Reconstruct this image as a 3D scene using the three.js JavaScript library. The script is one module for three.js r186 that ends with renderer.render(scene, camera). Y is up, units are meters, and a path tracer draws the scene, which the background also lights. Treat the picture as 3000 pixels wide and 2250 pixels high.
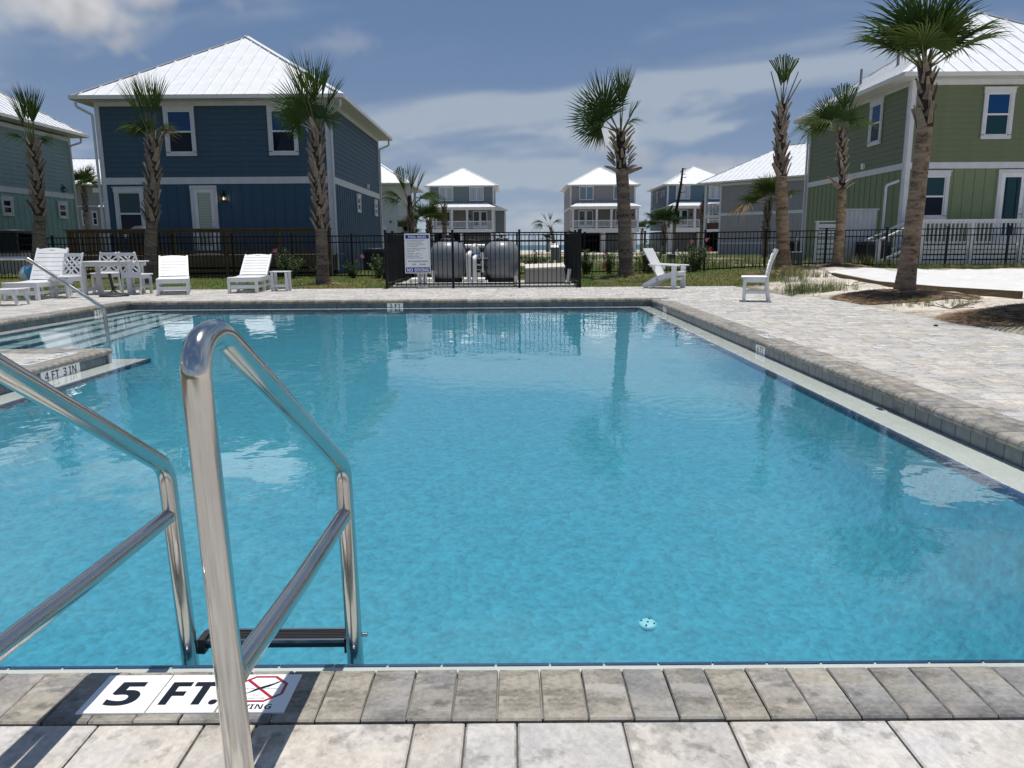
import * as THREE from 'three';

// ---------------------------------------------------------------- camera, sky, sun, exposure
const scene = new THREE.Scene();
const camera = new THREE.PerspectiveCamera(2 * Math.atan(1125 / 2200) * 180 / Math.PI, 4 / 3, 0.05, 12000);
camera.position.set(0, 1.03, 0);
camera.rotation.order = 'YXZ';
camera.rotation.set(-Math.atan(407 / 2200), 0, -0.0068);
const renderer = new THREE.WebGLRenderer({ antialias: true });
renderer.toneMapping = THREE.LinearToneMapping;
renderer.toneMappingExposure = 1.37;
renderer.shadowMap.enabled = true;
const SUN = new THREE.Vector3(0.06, 1, -0.09).normalize();
const sun = new THREE.DirectionalLight(new THREE.Color(1, 0.955, 0.89), 3.3);
sun.name = 'sun';
sun.position.copy(SUN).multiplyScalar(120);
sun.target.position.set(0, 0, -12);
sun.position.add(sun.target.position);
sun.castShadow = true;
sun.shadow.mapSize.set(4096, 4096);
Object.assign(sun.shadow.camera, { left: -45, right: 45, top: 60, bottom: -60, near: 1, far: 260 });
scene.add(sun, sun.target);

// ---------------------------------------------------------------- numbers and noise
const TAU = Math.PI * 2, clamp = (x, a = 0, b = 1) => Math.min(b, Math.max(a, x));
const lerp = (a, b, t) => a + (b - a) * t, smooth = (a, b, x) => { const t = clamp((x - a) / (b - a)); return t * t * (3 - 2 * t); };
let seed = 7;
const rnd = () => { seed = (seed + 0x6d2b79f5) | 0; let t = Math.imul(seed ^ (seed >>> 15), 1 | seed); t = (t + Math.imul(t ^ (t >>> 7), 61 | t)) ^ t; return ((t ^ (t >>> 14)) >>> 0) / 4294967296; };
const rr = (a, b) => a + (b - a) * rnd();
const hash = (x, y, s) => { let h = Math.imul(x, 374761393) + Math.imul(y, 668265263) + Math.imul(s, 1274126177); h = Math.imul(h ^ (h >>> 13), 1274126177); return ((h ^ (h >>> 16)) >>> 0) / 4294967296; };
const wrap = (i, n) => ((i % n) + n) % n;
function vnoise(x, y, px, py, s) {           // value noise, repeating after px, py cells
  const ix = Math.floor(x), iy = Math.floor(y), fx = x - ix, fy = y - iy, u = fx * fx * (3 - 2 * fx), v = fy * fy * (3 - 2 * fy);
  const a = wrap(ix, px), b = wrap(ix + 1, px), c = wrap(iy, py), d = wrap(iy + 1, py);
  return lerp(lerp(hash(a, c, s), hash(b, c, s), u), lerp(hash(a, d, s), hash(b, d, s), u), v);
}
function fbm(u, v, cx, cy, oct, s, gain = 0.5) {   // u, v in 0..1, cx, cy cells at the first octave
  let a = 1, t = 0, n = 0;
  for (let k = 0; k < oct; k++) { t += a * vnoise(u * cx, v * cy, cx, cy, s + k * 17); n += a; a *= gain; cx *= 2; cy *= 2; }
  return t / n;
}
const noise3 = (x, z, s = 3) => vnoise(x, z, 4096, 4096, s);
const toS = (c) => 255 * (c <= 0.0031308 ? 12.92 * c : 1.055 * Math.pow(c, 1 / 2.4) - 0.055);
function tex(w, h, f, srgb = true) {           // f(u, v) gives linear rgb (colour) or one 0..1 value
  const d = new Uint8Array(w * h * 4);
  for (let y = 0; y < h; y++) for (let x = 0; x < w; x++) {
    const c = f((x + 0.5) / w, (y + 0.5) / h), o = (y * w + x) * 4;
    for (let k = 0; k < 3; k++) { const q = typeof c === 'number' ? c : c[k]; d[o + k] = clamp(Math.round(srgb ? toS(clamp(q)) : 255 * q), 0, 255); }
    d[o + 3] = 255;
  }
  const t = new THREE.DataTexture(d, w, h, THREE.RGBAFormat);
  t.wrapS = t.wrapT = THREE.RepeatWrapping; t.magFilter = THREE.LinearFilter; t.minFilter = THREE.LinearMipmapLinearFilter; t.generateMipmaps = true;
  t.colorSpace = srgb ? THREE.SRGBColorSpace : THREE.NoColorSpace; t.needsUpdate = true;
  return t;
}
const scaled = (t, rx, ry) => { const c = t.clone(); c.repeat.set(rx, ry); c.needsUpdate = true; return c; };

// ---------------------------------------------------------------- sky: hazy summer blue with thin cloud sheets and a few heaps
{
  const W = 2048, H = 1024, d = new Float32Array(W * H * 4);
  const n2 = (x, y, s) => vnoise(x + 500, y + 500, 2048, 2048, s);
  const f2 = (x, y, o, s) => { let a = 1, t = 0, n = 0; for (let k = 0; k < o; k++) { t += a * n2(x, y, s + k); n += a; a *= 0.52; x *= 2.03; y *= 2.03; } return t / n; };
  // heaps: [azimuth from straight ahead, elevation, half width, half height, strength], degrees
  const heaps = [[-27.5, 14.6, 5.2, 2.6, 0.85], [-24, 16.5, 5.5, 2.0, 0.7], [-12.5, 13.6, 4, 1.2, 0.22], [6.5, 7.4, 3.6, 1.1, 0.55], [9.8, 6.6, 2.6, 1.6, 0.4], [15, 5.2, 4.2, 1.3, 0.4], [3.4, 1.4, 3.2, 0.8, 0.25], [-60, 18, 12, 5, 0.6], [70, 20, 14, 6, 0.6], [150, 16, 15, 6, 0.6], [-130, 22, 14, 6, 0.6]];
  for (let j = 0; j < H; j++) {
    const el = ((j + 0.5) / H - 0.5) * Math.PI, y = Math.sin(el), e = el * 180 / Math.PI;
    for (let i = 0; i < W; i++) {
      const az = ((i + 0.5) / W - 0.5) * TAU, x = Math.cos(az) * Math.cos(el), z = Math.sin(az) * Math.cos(el), o = (j * W + i) * 4;
      const A = Math.atan2(x, -z) * 180 / Math.PI;
      const k = Math.max(e, 0), a = 1 - Math.exp(-k / 9), b = 1 - Math.exp(-k / 30);
      let c = [lerp(0.31, 0.115, a), lerp(0.375, 0.20, a), lerp(0.445, 0.37, a)];
      c = [lerp(c[0], 0.052, b * 0.95), lerp(c[1], 0.10, b * 0.95), lerp(c[2], 0.205, b * 0.95)];
      const s = 1 / (Math.max(y, 0) + 0.10), cx = x * s, cz = z * s;
      const wx = f2(cx * 0.7, cz * 0.7, 3, 91), sheet = f2(cx * 0.55 + wx * 1.4, cz * 0.9 + wx, 6, 11), streak = f2(cx * 1.6 + wx * 2.2, cz * 2.6 - cx * 1.1 + wx, 7, 47);
      let m = smooth(0.38, 0.60, sheet) * (0.15 + 1.35 * smooth(0.25, 0.8, streak)) * smooth(80, 25, k);
      m *= lerp(0.45, 1.15, smooth(-28, 8, A) * smooth(180, 60, Math.abs(A)) + 0.25);
      const wisp = f2(cx * 3.1 + wx * 3 + cz * 1.2, cz * 4.2 - cx * 2.4 + wx * 2, 6, 133); m += smooth(0.5, 0.78, wisp) * 0.5 * smooth(0.28, 0.6, sheet) * smooth(80, 25, k);
      const grey = [lerp(0.325, 0.315, a), lerp(0.375, 0.37, a), lerp(0.44, 0.445, a)];
      m = clamp(m, 0, 0.85);
      c = c.map((q, n) => lerp(q, grey[n], m));
      for (const [ha, he, hw, hh, hs] of heaps) {
        let da = A - ha; if (da > 180) da -= 360; if (da < -180) da += 360;
        if (Math.abs(da) > hw * 2.2 || Math.abs(e - he) > hh * 2.6) continue;
        const q = f2(A * 0.33 + ha, e * 0.42, 6, 71), w = f2(A * 1.1, e * 1.4 + ha, 4, 23);
        const r = Math.sqrt((da / hw) ** 2 + ((e - he) / hh) ** 2), t = smooth(1.05, 0.15, r + (q - 0.5) * 1.7 + (w - 0.5) * 0.55) * hs;
        const lit = lerp(0.38, 0.60, clamp(0.55 + (e - he) / hh * 0.3 + (w - 0.5) * 1.1));
        c = [lerp(c[0], lit, t), lerp(c[1], lit * 0.985, t), lerp(c[2], lit * 1.0, t)];
      }
      if (e <= 0) c = [0.33, 0.33, 0.33];
      d[o] = c[0]; d[o + 1] = c[1]; d[o + 2] = c[2]; d[o + 3] = 1;
    }
  }
  const t = new THREE.DataTexture(d, W, H, THREE.RGBAFormat, THREE.FloatType);
  t.mapping = THREE.EquirectangularReflectionMapping; t.magFilter = THREE.LinearFilter; t.minFilter = THREE.LinearFilter; t.needsUpdate = true;
  scene.background = t; scene.environment = t;
  scene.backgroundIntensity = 0.9; scene.environmentIntensity = 0.9;
}

// ---------------------------------------------------------------- geometry helpers
const V = (x, y, z) => new THREE.Vector3(x, y, z);
class MB {                                       // collects triangles, then makes ONE geometry
  constructor() { this.p = []; this.n = []; this.u = []; this.c = []; this.tint = null; }
  tri(a, b, c, n, ua, ub, uc) {
    if (!n) { const x = b.clone().sub(a).cross(c.clone().sub(a)).normalize(); n = [x, x, x]; }
    [a, b, c].forEach((q, k) => { this.p.push(q.x, q.y, q.z); this.n.push(n[k].x, n[k].y, n[k].z); if (this.tint) this.c.push(...this.tint); });
    const m = n[0], ax = Math.abs(m.x), ay = Math.abs(m.y), az = Math.abs(m.z);
    const pr = (q) => (ay >= ax && ay >= az ? [q.x, q.z] : ax >= az ? [q.z, q.y] : [q.x, q.y]);
    for (const w of [ua || pr(a), ub || pr(b), uc || pr(c)]) this.u.push(w[0], w[1]);
    return this;
  }
  quad(a, b, c, d, uv) {
    if (uv) { this.tri(a, b, c, null, uv[0], uv[1], uv[2]); return this.tri(a, c, d, null, uv[0], uv[2], uv[3]); }
    this.tri(a, b, c); return this.tri(a, c, d);
  }
  box(cx, cy, cz, w, h, d, m) {                  // centre and size, optional Matrix4 afterwards
    const x = w / 2, y = h / 2, z = d / 2, P = [];
    for (const sx of [-1, 1]) for (const sy of [-1, 1]) for (const sz of [-1, 1]) { const q = V(cx + sx * x, cy + sy * y, cz + sz * z); if (m) q.applyMatrix4(m); P.push(q); }
    const f = (a, b, c, e) => this.quad(P[a], P[b], P[c], P[e]);
    f(0, 1, 3, 2); f(4, 6, 7, 5); f(0, 4, 5, 1); f(2, 3, 7, 6); f(0, 2, 6, 4); f(1, 5, 7, 3);
    return this;
  }
  beam(a, b, w, h, up = V(0, 1, 0)) {            // square bar from a to b
    const z = b.clone().sub(a), L = z.length(); z.normalize();
    if (Math.abs(z.dot(up)) > 0.99) up = V(0, 0, 1);
    const x = up.clone().cross(z).normalize(), y = z.clone().cross(x), m = new THREE.Matrix4().makeBasis(x, y, z).setPosition(a.clone().lerp(b, 0.5));
    return this.box(0, 0, 0, w, h, L, m);
  }
  chamfer(w, h, d, c, m) {                       // slab with a chamfered top rim, top at y = 0
    const r = (x, z, y) => [V(-x, y, -z), V(x, y, -z), V(x, y, z), V(-x, y, z)].map((q) => (m ? q.applyMatrix4(m) : q));
    const A = r(w / 2 - c, d / 2 - c, 0), B = r(w / 2, d / 2, -c), C = r(w / 2, d / 2, -h);
    this.quad(A[3], A[2], A[1], A[0]);
    for (let k = 0; k < 4; k++) { const n = (k + 1) % 4; this.quad(A[k], A[n], B[n], B[k]); this.quad(B[k], B[n], C[n], C[k]); }
    return this;
  }
  sweep(P, R, seg = 10, caps = true) {           // round tube along points, R a number or f(t)
    const N = P.length, rings = []; let side = null, len = 0;
    for (let i = 0; i < N; i++) {
      const t = (P[Math.min(i + 1, N - 1)].clone().sub(P[Math.max(i - 1, 0)])).normalize();
      if (!side) side = Math.abs(t.y) < 0.9 ? V(0, 1, 0).cross(t).normalize() : V(1, 0, 0).cross(t).normalize();
      side.sub(t.clone().multiplyScalar(side.dot(t))).normalize();
      const up = t.clone().cross(side), r = typeof R === 'number' ? R : R(i / (N - 1)), ring = [];
      if (i) len += P[i].distanceTo(P[i - 1]);
      for (let k = 0; k <= seg; k++) { const a = k / seg * TAU, n = side.clone().multiplyScalar(Math.cos(a)).add(up.clone().multiplyScalar(Math.sin(a))); ring.push([P[i].clone().addScaledVector(n, r), n, [a / TAU * r * 6.28, len]]); }
      rings.push(ring);
    }
    for (let i = 0; i < N - 1; i++) for (let k = 0; k < seg; k++) {
      const a = rings[i][k], b = rings[i][k + 1], c = rings[i + 1][k + 1], d = rings[i + 1][k];
      this.tri(a[0], b[0], c[0], [a[1], b[1], c[1]], a[2], b[2], c[2]); this.tri(a[0], c[0], d[0], [a[1], c[1], d[1]], a[2], c[2], d[2]);
    }
    if (caps) for (const [i, s] of [[0, 1], [N - 1, 0]]) for (let k = 0; k < seg; k++) { const a = rings[i][k][0], b = rings[i][k + 1][0]; s ? this.tri(P[i], b, a) : this.tri(P[i], a, b); }
    return this;
  }
  lathe(pts, seg = 24, m) {                      // pts [[r, y], ...] from bottom to top
    const g = new THREE.LatheGeometry(pts.map(([r, y]) => new THREE.Vector2(r, y)), seg); return this.add(g, m);
  }
  add(g, m) {
    g = g.index ? g.toNonIndexed() : g;
    const p = g.attributes.position, n = g.attributes.normal, u = g.attributes.uv, q = V(), nm = m && new THREE.Matrix3().getNormalMatrix(m);
    for (let i = 0; i < p.count; i++) {
      q.fromBufferAttribute(p, i); if (m) q.applyMatrix4(m); this.p.push(q.x, q.y, q.z);
      q.fromBufferAttribute(n, i); if (m) q.applyMatrix3(nm).normalize(); this.n.push(q.x, q.y, q.z);
      this.u.push(u ? u.getX(i) : 0, u ? u.getY(i) : 0); if (this.tint) this.c.push(...this.tint);
    }
    return this;
  }
  geo() {
    const g = new THREE.BufferGeometry();
    g.setAttribute('position', new THREE.Float32BufferAttribute(this.p, 3)); g.setAttribute('normal', new THREE.Float32BufferAttribute(this.n, 3)); g.setAttribute('uv', new THREE.Float32BufferAttribute(this.u, 2));
    if (this.c.length) g.setAttribute('color', new THREE.Float32BufferAttribute(this.c, 3));
    return g;
  }
}
const used = {};
const numbered = (n) => { const k = used[n] = (used[n] ?? -1) + 1; return k ? `${n}_${String(k).padStart(3, '0')}` : n; };
function thing(name, label, category, [x, y, z] = [0, 0, 0], turn = 0, group) {
  const o = new THREE.Group(); o.name = numbered(name); o.position.set(x, y, z); o.rotation.y = turn;
  Object.assign(o.userData, { label, category }); if (group) o.userData.group = group;
  scene.add(o); return o;
}
function setting(name, label) { const o = new THREE.Group(); o.name = numbered(name); o.userData.kind = 'structure'; if (label) o.userData.label = label; scene.add(o); return o; }
function mesh(name, g, mat, parent = scene, label) {
  if (g instanceof MB) g = g.geo();
  const o = new THREE.Mesh(g, mat); o.name = parent === scene ? numbered(name) : name; o.castShadow = o.receiveShadow = true;
  if (label) o.userData.label = label; parent.add(o); return o;
}
const single = (name, g, mat, label, category, group) => { const o = mesh(name, g, mat, scene, label); o.userData.category = category; if (group) o.userData.group = group; return o; };
const stuff = (o) => { o.userData.kind = 'stuff'; return o; }, structure = (o) => { o.userData.kind = 'structure'; return o; };
const mat4 = (x, y, z, rx = 0, ry = 0, rz = 0, sx = 1, sy = sx, sz = sx) => new THREE.Matrix4().compose(V(x, y, z), new THREE.Quaternion().setFromEuler(new THREE.Euler(rx, ry, rz, 'YXZ')), V(sx, sy, sz));
function fillet(P, r, n = 7) {                   // polyline with its corners rounded
  const out = [P[0].clone()];
  for (let i = 1; i < P.length - 1; i++) {
    const a = P[i - 1].clone().sub(P[i]), b = P[i + 1].clone().sub(P[i]), rad = Array.isArray(r) ? r[i - 1] : r;
    const th = a.angleTo(b), cut = Math.min(rad / Math.tan(th / 2), a.length() * 0.49, b.length() * 0.49), R = cut * Math.tan(th / 2);
    a.normalize(); b.normalize();
    const mid = a.clone().add(b).normalize(), c = P[i].clone().addScaledVector(mid, R / Math.sin(th / 2)), s = P[i].clone().addScaledVector(a, cut).sub(c), e = P[i].clone().addScaledVector(b, cut).sub(c);
    const w = s.angleTo(e);
    for (let k = 0; k <= n; k++) { const t = k / n; out.push(c.clone().addScaledVector(s, Math.sin((1 - t) * w) / Math.sin(w)).addScaledVector(e, Math.sin(t * w) / Math.sin(w))); }
  }
  out.push(P[P.length - 1].clone()); return out;
}
const std = (o) => new THREE.MeshStandardMaterial(o), phys = (o) => new THREE.MeshPhysicalMaterial(o);
const rgb = (r, g, b) => new THREE.Color().setRGB(r, g, b);
function canvasTex(w, h, draw) {
  const c = document.createElement('canvas'); c.width = w; c.height = h; draw(c.getContext('2d'), w, h);
  const t = new THREE.CanvasTexture(c); t.colorSpace = THREE.SRGBColorSpace; t.anisotropy = 8; return t;
}

// ---------------------------------------------------------------- textures of the stone, plaster and sand
const speck = (u, v, s) => { const a = vnoise(u * 260, v * 260, 260, 260, s); return a > 0.86 ? (a - 0.86) * 3.2 : a < 0.12 ? -(0.12 - a) * 3.4 : 0; };
const paverMap = tex(1024, 1024, (u, v) => {
  const big = fbm(u, v, 3, 3, 4, 5), mid = fbm(u, v, 14, 12, 4, 9), pit = fbm(u, v, 90, 80, 3, 15), warm = fbm(u, v, 4, 5, 3, 21);
  let k = 0.80 + (big - 0.5) * 0.34 + (mid - 0.5) * 0.26 + (pit - 0.5) * 0.34 + speck(u, v, 31) * 0.5;
  const stain = smooth(0.55, 0.70, fbm(u, v, 16, 15, 5, 63, 0.62)) * 0.26; k -= stain;
  const w = (warm - 0.45) * 0.22; return [k * (1 + w * 0.55), k * (0.985 + w * 0.1), k * (0.965 - w * 0.8)];
});
const paverBump = tex(512, 512, (u, v) => clamp(0.5 + (fbm(u, v, 90, 90, 3, 15) - 0.5) * 1.2 + (fbm(u, v, 20, 20, 2, 77) - 0.5) * 0.5), false);
const copingMap = tex(1024, 1024, (u, v) => {
  const streak = fbm(u, v, 5, 16, 5, 5), mid = fbm(u, v, 18, 40, 3, 9), pit = fbm(u, v, 120, 120, 2, 15), tan = smooth(0.42, 0.62, fbm(u, v, 4, 9, 4, 27));
  const stain = smooth(0.5, 0.66, fbm(u, v, 11, 26, 5, 58, 0.6)) * 0.24, pale = smooth(0.56, 0.7, fbm(u, v, 9, 22, 5, 68, 0.6)) * 0.2;
  const k = 0.80 + (streak - 0.5) * 0.5 + (mid - 0.5) * 0.34 + (pit - 0.5) * 0.36 - stain + pale + speck(u, v, 44) * 0.6;
  return [k * lerp(0.95, 1.06, tan), k * lerp(0.95, 1.02, tan), k * lerp(0.96, 0.93, tan)];
});
const slateMap = tex(512, 512, (u, v) => { const k = 0.55 + fbm(u, v, 24, 24, 4, 3) * 0.9 * (0.4 + fbm(u, v, 5, 5, 3, 8)), b = fbm(u, v, 9, 9, 3, 61); return [k * lerp(0.062, 0.075, b), k * lerp(0.10, 0.11, b), k * lerp(0.145, 0.13, b)].map((q) => q * 0.75); });
const plasterCausticMap = tex(1024, 1024, (u, v) => {  // light and dark mottling painted into the plaster colour stands in for caustics
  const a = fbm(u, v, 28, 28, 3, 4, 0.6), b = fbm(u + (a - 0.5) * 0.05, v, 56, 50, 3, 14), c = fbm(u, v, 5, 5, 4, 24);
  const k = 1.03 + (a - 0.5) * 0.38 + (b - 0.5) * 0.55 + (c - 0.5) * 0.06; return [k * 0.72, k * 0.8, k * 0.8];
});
const sandMap = tex(1024, 1024, (u, v) => {
  const a = fbm(u, v, 6, 6, 5, 40), g = fbm(u, v, 150, 150, 2, 41), dirt = smooth(0.56, 0.72, fbm(u, v, 10, 10, 5, 42)), leaf = smooth(0.72, 0.78, fbm(u, v, 70, 70, 3, 43));
  const k = 0.56 + (a - 0.5) * 0.34 + (g - 0.5) * 0.3; return [k * lerp(1, 0.72, dirt) * lerp(1, 0.35, leaf), k * lerp(0.92, 0.60, dirt) * lerp(1, 0.3, leaf), k * lerp(0.80, 0.45, dirt) * lerp(1, 0.25, leaf)];
});
const whiteSandMap = tex(512, 512, (u, v) => { const k = 0.86 + (fbm(u, v, 8, 8, 4, 3) - 0.5) * 0.16 + (fbm(u, v, 120, 120, 2, 5) - 0.5) * 0.12; return [k, k * 0.995, k * 0.985]; });
const sandBump = tex(512, 512, (u, v) => clamp(fbm(u, v, 12, 12, 4, 81, 0.6) + (fbm(u, v, 60, 60, 2, 82) - 0.5) * 0.25), false);
const grassMap = tex(512, 512, (u, v) => { const a = fbm(u, v, 6, 6, 4, 50), b = fbm(u, v, 90, 90, 2, 51), dry = smooth(0.5, 0.7, fbm(u, v, 4, 4, 4, 52)); const k = 0.5 + a * 0.6 + (b - 0.5) * 0.9; return [k * lerp(0.075, 0.20, dry), k * lerp(0.105, 0.16, dry), k * lerp(0.028, 0.075, dry)]; });
const grainMap = tex(256, 512, (u, v) => { const w = fbm(u, v, 4, 2, 3, 12) * 0.08, a = fbm(u + w, v, 40, 3, 3, 13), b = fbm(u, v, 6, 5, 3, 19); const k = 0.78 + (a - 0.5) * 0.35 + (b - 0.5) * 0.3; return [k, k, k]; });
const dustMap = tex(512, 512, (u, v) => { const k = 0.93 + (fbm(u, v, 5, 5, 5, 91) - 0.5) * 0.16 + (fbm(u, v, 60, 60, 2, 92) - 0.5) * 0.06; return [k, k, k]; });
const roughVar = tex(512, 512, (u, v) => clamp(0.55 + (fbm(u, v, 7, 7, 5, 93) - 0.5) * 0.9), false);

const M = {
  white: std({ color: rgb(0.78, 0.785, 0.79), roughness: 0.42, map: dustMap }),
  trim: std({ color: rgb(0.64, 0.65, 0.665), roughness: 0.55, map: dustMap }),
  black: phys({ color: rgb(0.008, 0.008, 0.010), roughness: 0.45, specularIntensity: 0.45 }),
  blackPlastic: std({ color: rgb(0.014, 0.014, 0.016), roughness: 0.55 }),
  steel: phys({ color: rgb(0.63, 0.61, 0.58), metalness: 1, roughness: 0.3, roughnessMap: scaled(roughVar, 3, 1.2), map: scaled(dustMap, 2, 1) }),
  pvc: std({ color: rgb(0.78, 0.78, 0.76), roughness: 0.35 }),
  concrete: std({ color: rgb(0.42, 0.41, 0.39), roughness: 0.9, map: dustMap }),
  grout: std({ color: rgb(0.50, 0.51, 0.50), roughness: 0.9 }),
  joint: std({ color: rgb(0.10, 0.092, 0.082), roughness: 1 }),
  wood: std({ color: rgb(0.155, 0.108, 0.058), roughness: 0.85, map: grainMap }),
  galv: std({ color: rgb(0.5, 0.51, 0.52), roughness: 0.4, metalness: 0.8 }),
};
const paverMats = [[0.60, 0.58, 0.55], [0.53, 0.515, 0.49], [0.63, 0.605, 0.57], [0.49, 0.48, 0.465], [0.60, 0.565, 0.515], [0.56, 0.545, 0.525]].map(([r, g, b]) => std({ color: rgb(r, g, b), map: paverMap, roughness: 0.92, bumpMap: paverBump, bumpScale: 0.002 }));
const copingMats = [[0.275, 0.268, 0.26], [0.32, 0.308, 0.29], [0.365, 0.347, 0.318], [0.295, 0.288, 0.28], [0.345, 0.33, 0.31]].map(([r, g, b]) => std({ color: rgb(r, g, b), map: copingMap, roughness: 0.85, bumpMap: paverBump, bumpScale: 0.0012 }));
const moved = (g, du, dv) => { const c = g.clone(), u = c.attributes.uv; for (let i = 0; i < u.count; i++) u.setXY(i, u.getX(i) + du, u.getY(i) + dv); return c; };

// ---------------------------------------------------------------- the pool, an L: tile faces at these lines
const WL = -0.135, XR = 2.69, ZN = -1.685, ZF = -14.49, XL = -7.33, XC = -4.18, ZC = -7.75, LEDGE = 0.275;
const pool = setting('pool', 'long turquoise swimming pool with grey brick coping and dark blue waterline tiles');
const floorY = (z) => { const T = [[1.9, 0.86], [3, 0.74], [5, 0.46], [8.5, 0.27], [13, 0.12], [14.6, 0.1]]; const d = -z; for (let i = 1; i < T.length; i++) if (d < T[i][0]) return WL - lerp(T[i - 1][1], T[i][1], clamp((d - T[i - 1][0]) / (T[i][0] - T[i - 1][0]))); return WL - 0.1; };
const plaster = std({ color: rgb(0.050, 0.295, 0.405), map: scaled(plasterCausticMap, 0.85, 0.85), roughness: 0.9 });
const wallPlaster = std({ color: rgb(0.050, 0.295, 0.405), map: scaled(plasterCausticMap, 0.85, 0.85), roughness: 0.9 });
const ledgePlaster = std({ color: rgb(0.56, 0.555, 0.515), map: scaled(dustMap, 0.6, 0.6), roughness: 0.85 });
const stepPlaster = std({ color: rgb(0.33, 0.50, 0.53), map: scaled(plasterCausticMap, 0.5, 0.5), roughness: 0.9 });
const edgeBlue = std({ color: rgb(0.026, 0.058, 0.135), roughness: 0.18 });
{
  const f = new MB();
  for (let k = 0; k < 50; k++) { const z0 = lerp(ZN, ZF, k / 50), z1 = lerp(ZN, ZF, (k + 1) / 50); f.quad(V(XL, floorY(z0), z0), V(XR, floorY(z0), z0), V(XR, floorY(z1), z1), V(XL, floorY(z1), z1)); }
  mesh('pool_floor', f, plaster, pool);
  // walls under the ledge, the ledge (a shallow gutter shelf) and its rounded blue edge tiles
  const L = LEDGE, run = [[[XR - L, ZN - L], [XR - L, ZF + L]], [[XR - L, ZF + L], [XL + L, ZF + L]], [[XL + L, ZF + L], [XL + L, ZC - L]], [[XL + L, ZC - L], [XC + L, ZC - L]], [[XC + L, ZC - L], [XC + L, ZN - L]], [[XC + L, ZN - L], [XR - L, ZN - L]]];
  const y0 = WL - 0.012;
  for (const [[xa, za], [xb, zb]] of run) {
    const len = Math.hypot(xb - xa, zb - za), n = Math.round(len / 0.153), dx = (xb - xa) / len, dz = (zb - za) / len, far = Math.min(-za, -zb) > 9;
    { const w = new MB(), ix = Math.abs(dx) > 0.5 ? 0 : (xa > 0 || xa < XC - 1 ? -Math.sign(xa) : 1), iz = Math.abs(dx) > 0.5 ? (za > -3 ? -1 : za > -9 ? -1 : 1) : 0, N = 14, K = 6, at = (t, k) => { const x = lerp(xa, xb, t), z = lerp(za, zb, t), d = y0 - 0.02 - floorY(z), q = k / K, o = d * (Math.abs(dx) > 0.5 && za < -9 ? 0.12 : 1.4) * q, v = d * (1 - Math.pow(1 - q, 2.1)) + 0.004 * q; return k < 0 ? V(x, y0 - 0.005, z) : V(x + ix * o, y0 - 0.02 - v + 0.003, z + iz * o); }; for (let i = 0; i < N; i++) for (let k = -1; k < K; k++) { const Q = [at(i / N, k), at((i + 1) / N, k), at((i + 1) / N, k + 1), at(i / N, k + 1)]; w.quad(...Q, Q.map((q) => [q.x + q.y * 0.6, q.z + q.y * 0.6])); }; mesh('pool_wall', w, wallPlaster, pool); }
    const g = (far ? new MB().box(0, -0.013, -0.004, len - 0.02, 0.026, 0.026) : new MB());
    if (!far) {   // one rounded tile, repeated along the lip
      const w = len / n - 0.006, t = new MB(); for (let k = 0; k < 4; k++) { const a = k / 4 * Math.PI / 2, b = (k + 1) / 4 * Math.PI / 2, P = (q) => [-0.018 * Math.sin(q), -0.018 + 0.018 * Math.cos(q)]; const [za1, ya] = P(a), [zb1, yb] = P(b); t.quad(V(-w / 2, ya, za1), V(w / 2, ya, za1), V(w / 2, yb, zb1), V(-w / 2, yb, zb1)); }
      t.quad(V(-w / 2, 0, 0.008), V(w / 2, 0, 0.008), V(w / 2, 0, 0), V(-w / 2, 0, 0));
      const gg = t.geo();
      const side = Math.sign(dx) < 0 && Math.abs(dx) > 0.5 ? 1 : 0;
      for (let k = 0; k < n; k++) {
        const c = (k + 0.5) / n, o = mesh('edge_tile', gg, edgeBlue, pool); o.position.set(xa + dx * len * c, y0 + 0.003, za + dz * len * c);
        o.rotation.y = Math.abs(dx) > 0.5 ? (za > -3 ? 0 : Math.PI) : (xa > 0 ? Math.PI / 2 : -Math.PI / 2);
        if (za < -7 && Math.abs(dx) > 0.5 && za > -9) o.rotation.y = 0;
      }
    } else { const o = mesh('edge_tile_band', g, edgeBlue, pool); o.position.set((xa + xb) / 2, y0 + 0.003, (za + zb) / 2); o.rotation.y = Math.abs(dx) > 0.5 ? Math.PI : (xa > 0 ? Math.PI / 2 : -Math.PI / 2); stuff(o); }
  }
  const S = (x0, z0, x1, z1) => new MB().box((x0 + x1) / 2, y0 - 0.06, (z0 + z1) / 2, Math.abs(x1 - x0), 0.12, Math.abs(z1 - z0));
  const led = [S(XR - L, ZN - L, XR + 0.05, ZF + L), S(XL - 0.05, ZF - 0.05, XR + 0.05, ZF + L), S(XL - 0.05, ZF + L, XL + L, ZC - L), S(XL - 0.05, ZC - L, XC + L, ZC + 0.05), S(XC - 0.05, ZC + 0.05, XC + L, ZN - L), S(XC - 0.05, ZN - L, XR + 0.05, ZN + 0.05)];
  led.forEach((g) => mesh('gutter_ledge', g, ledgePlaster, pool));
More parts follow.
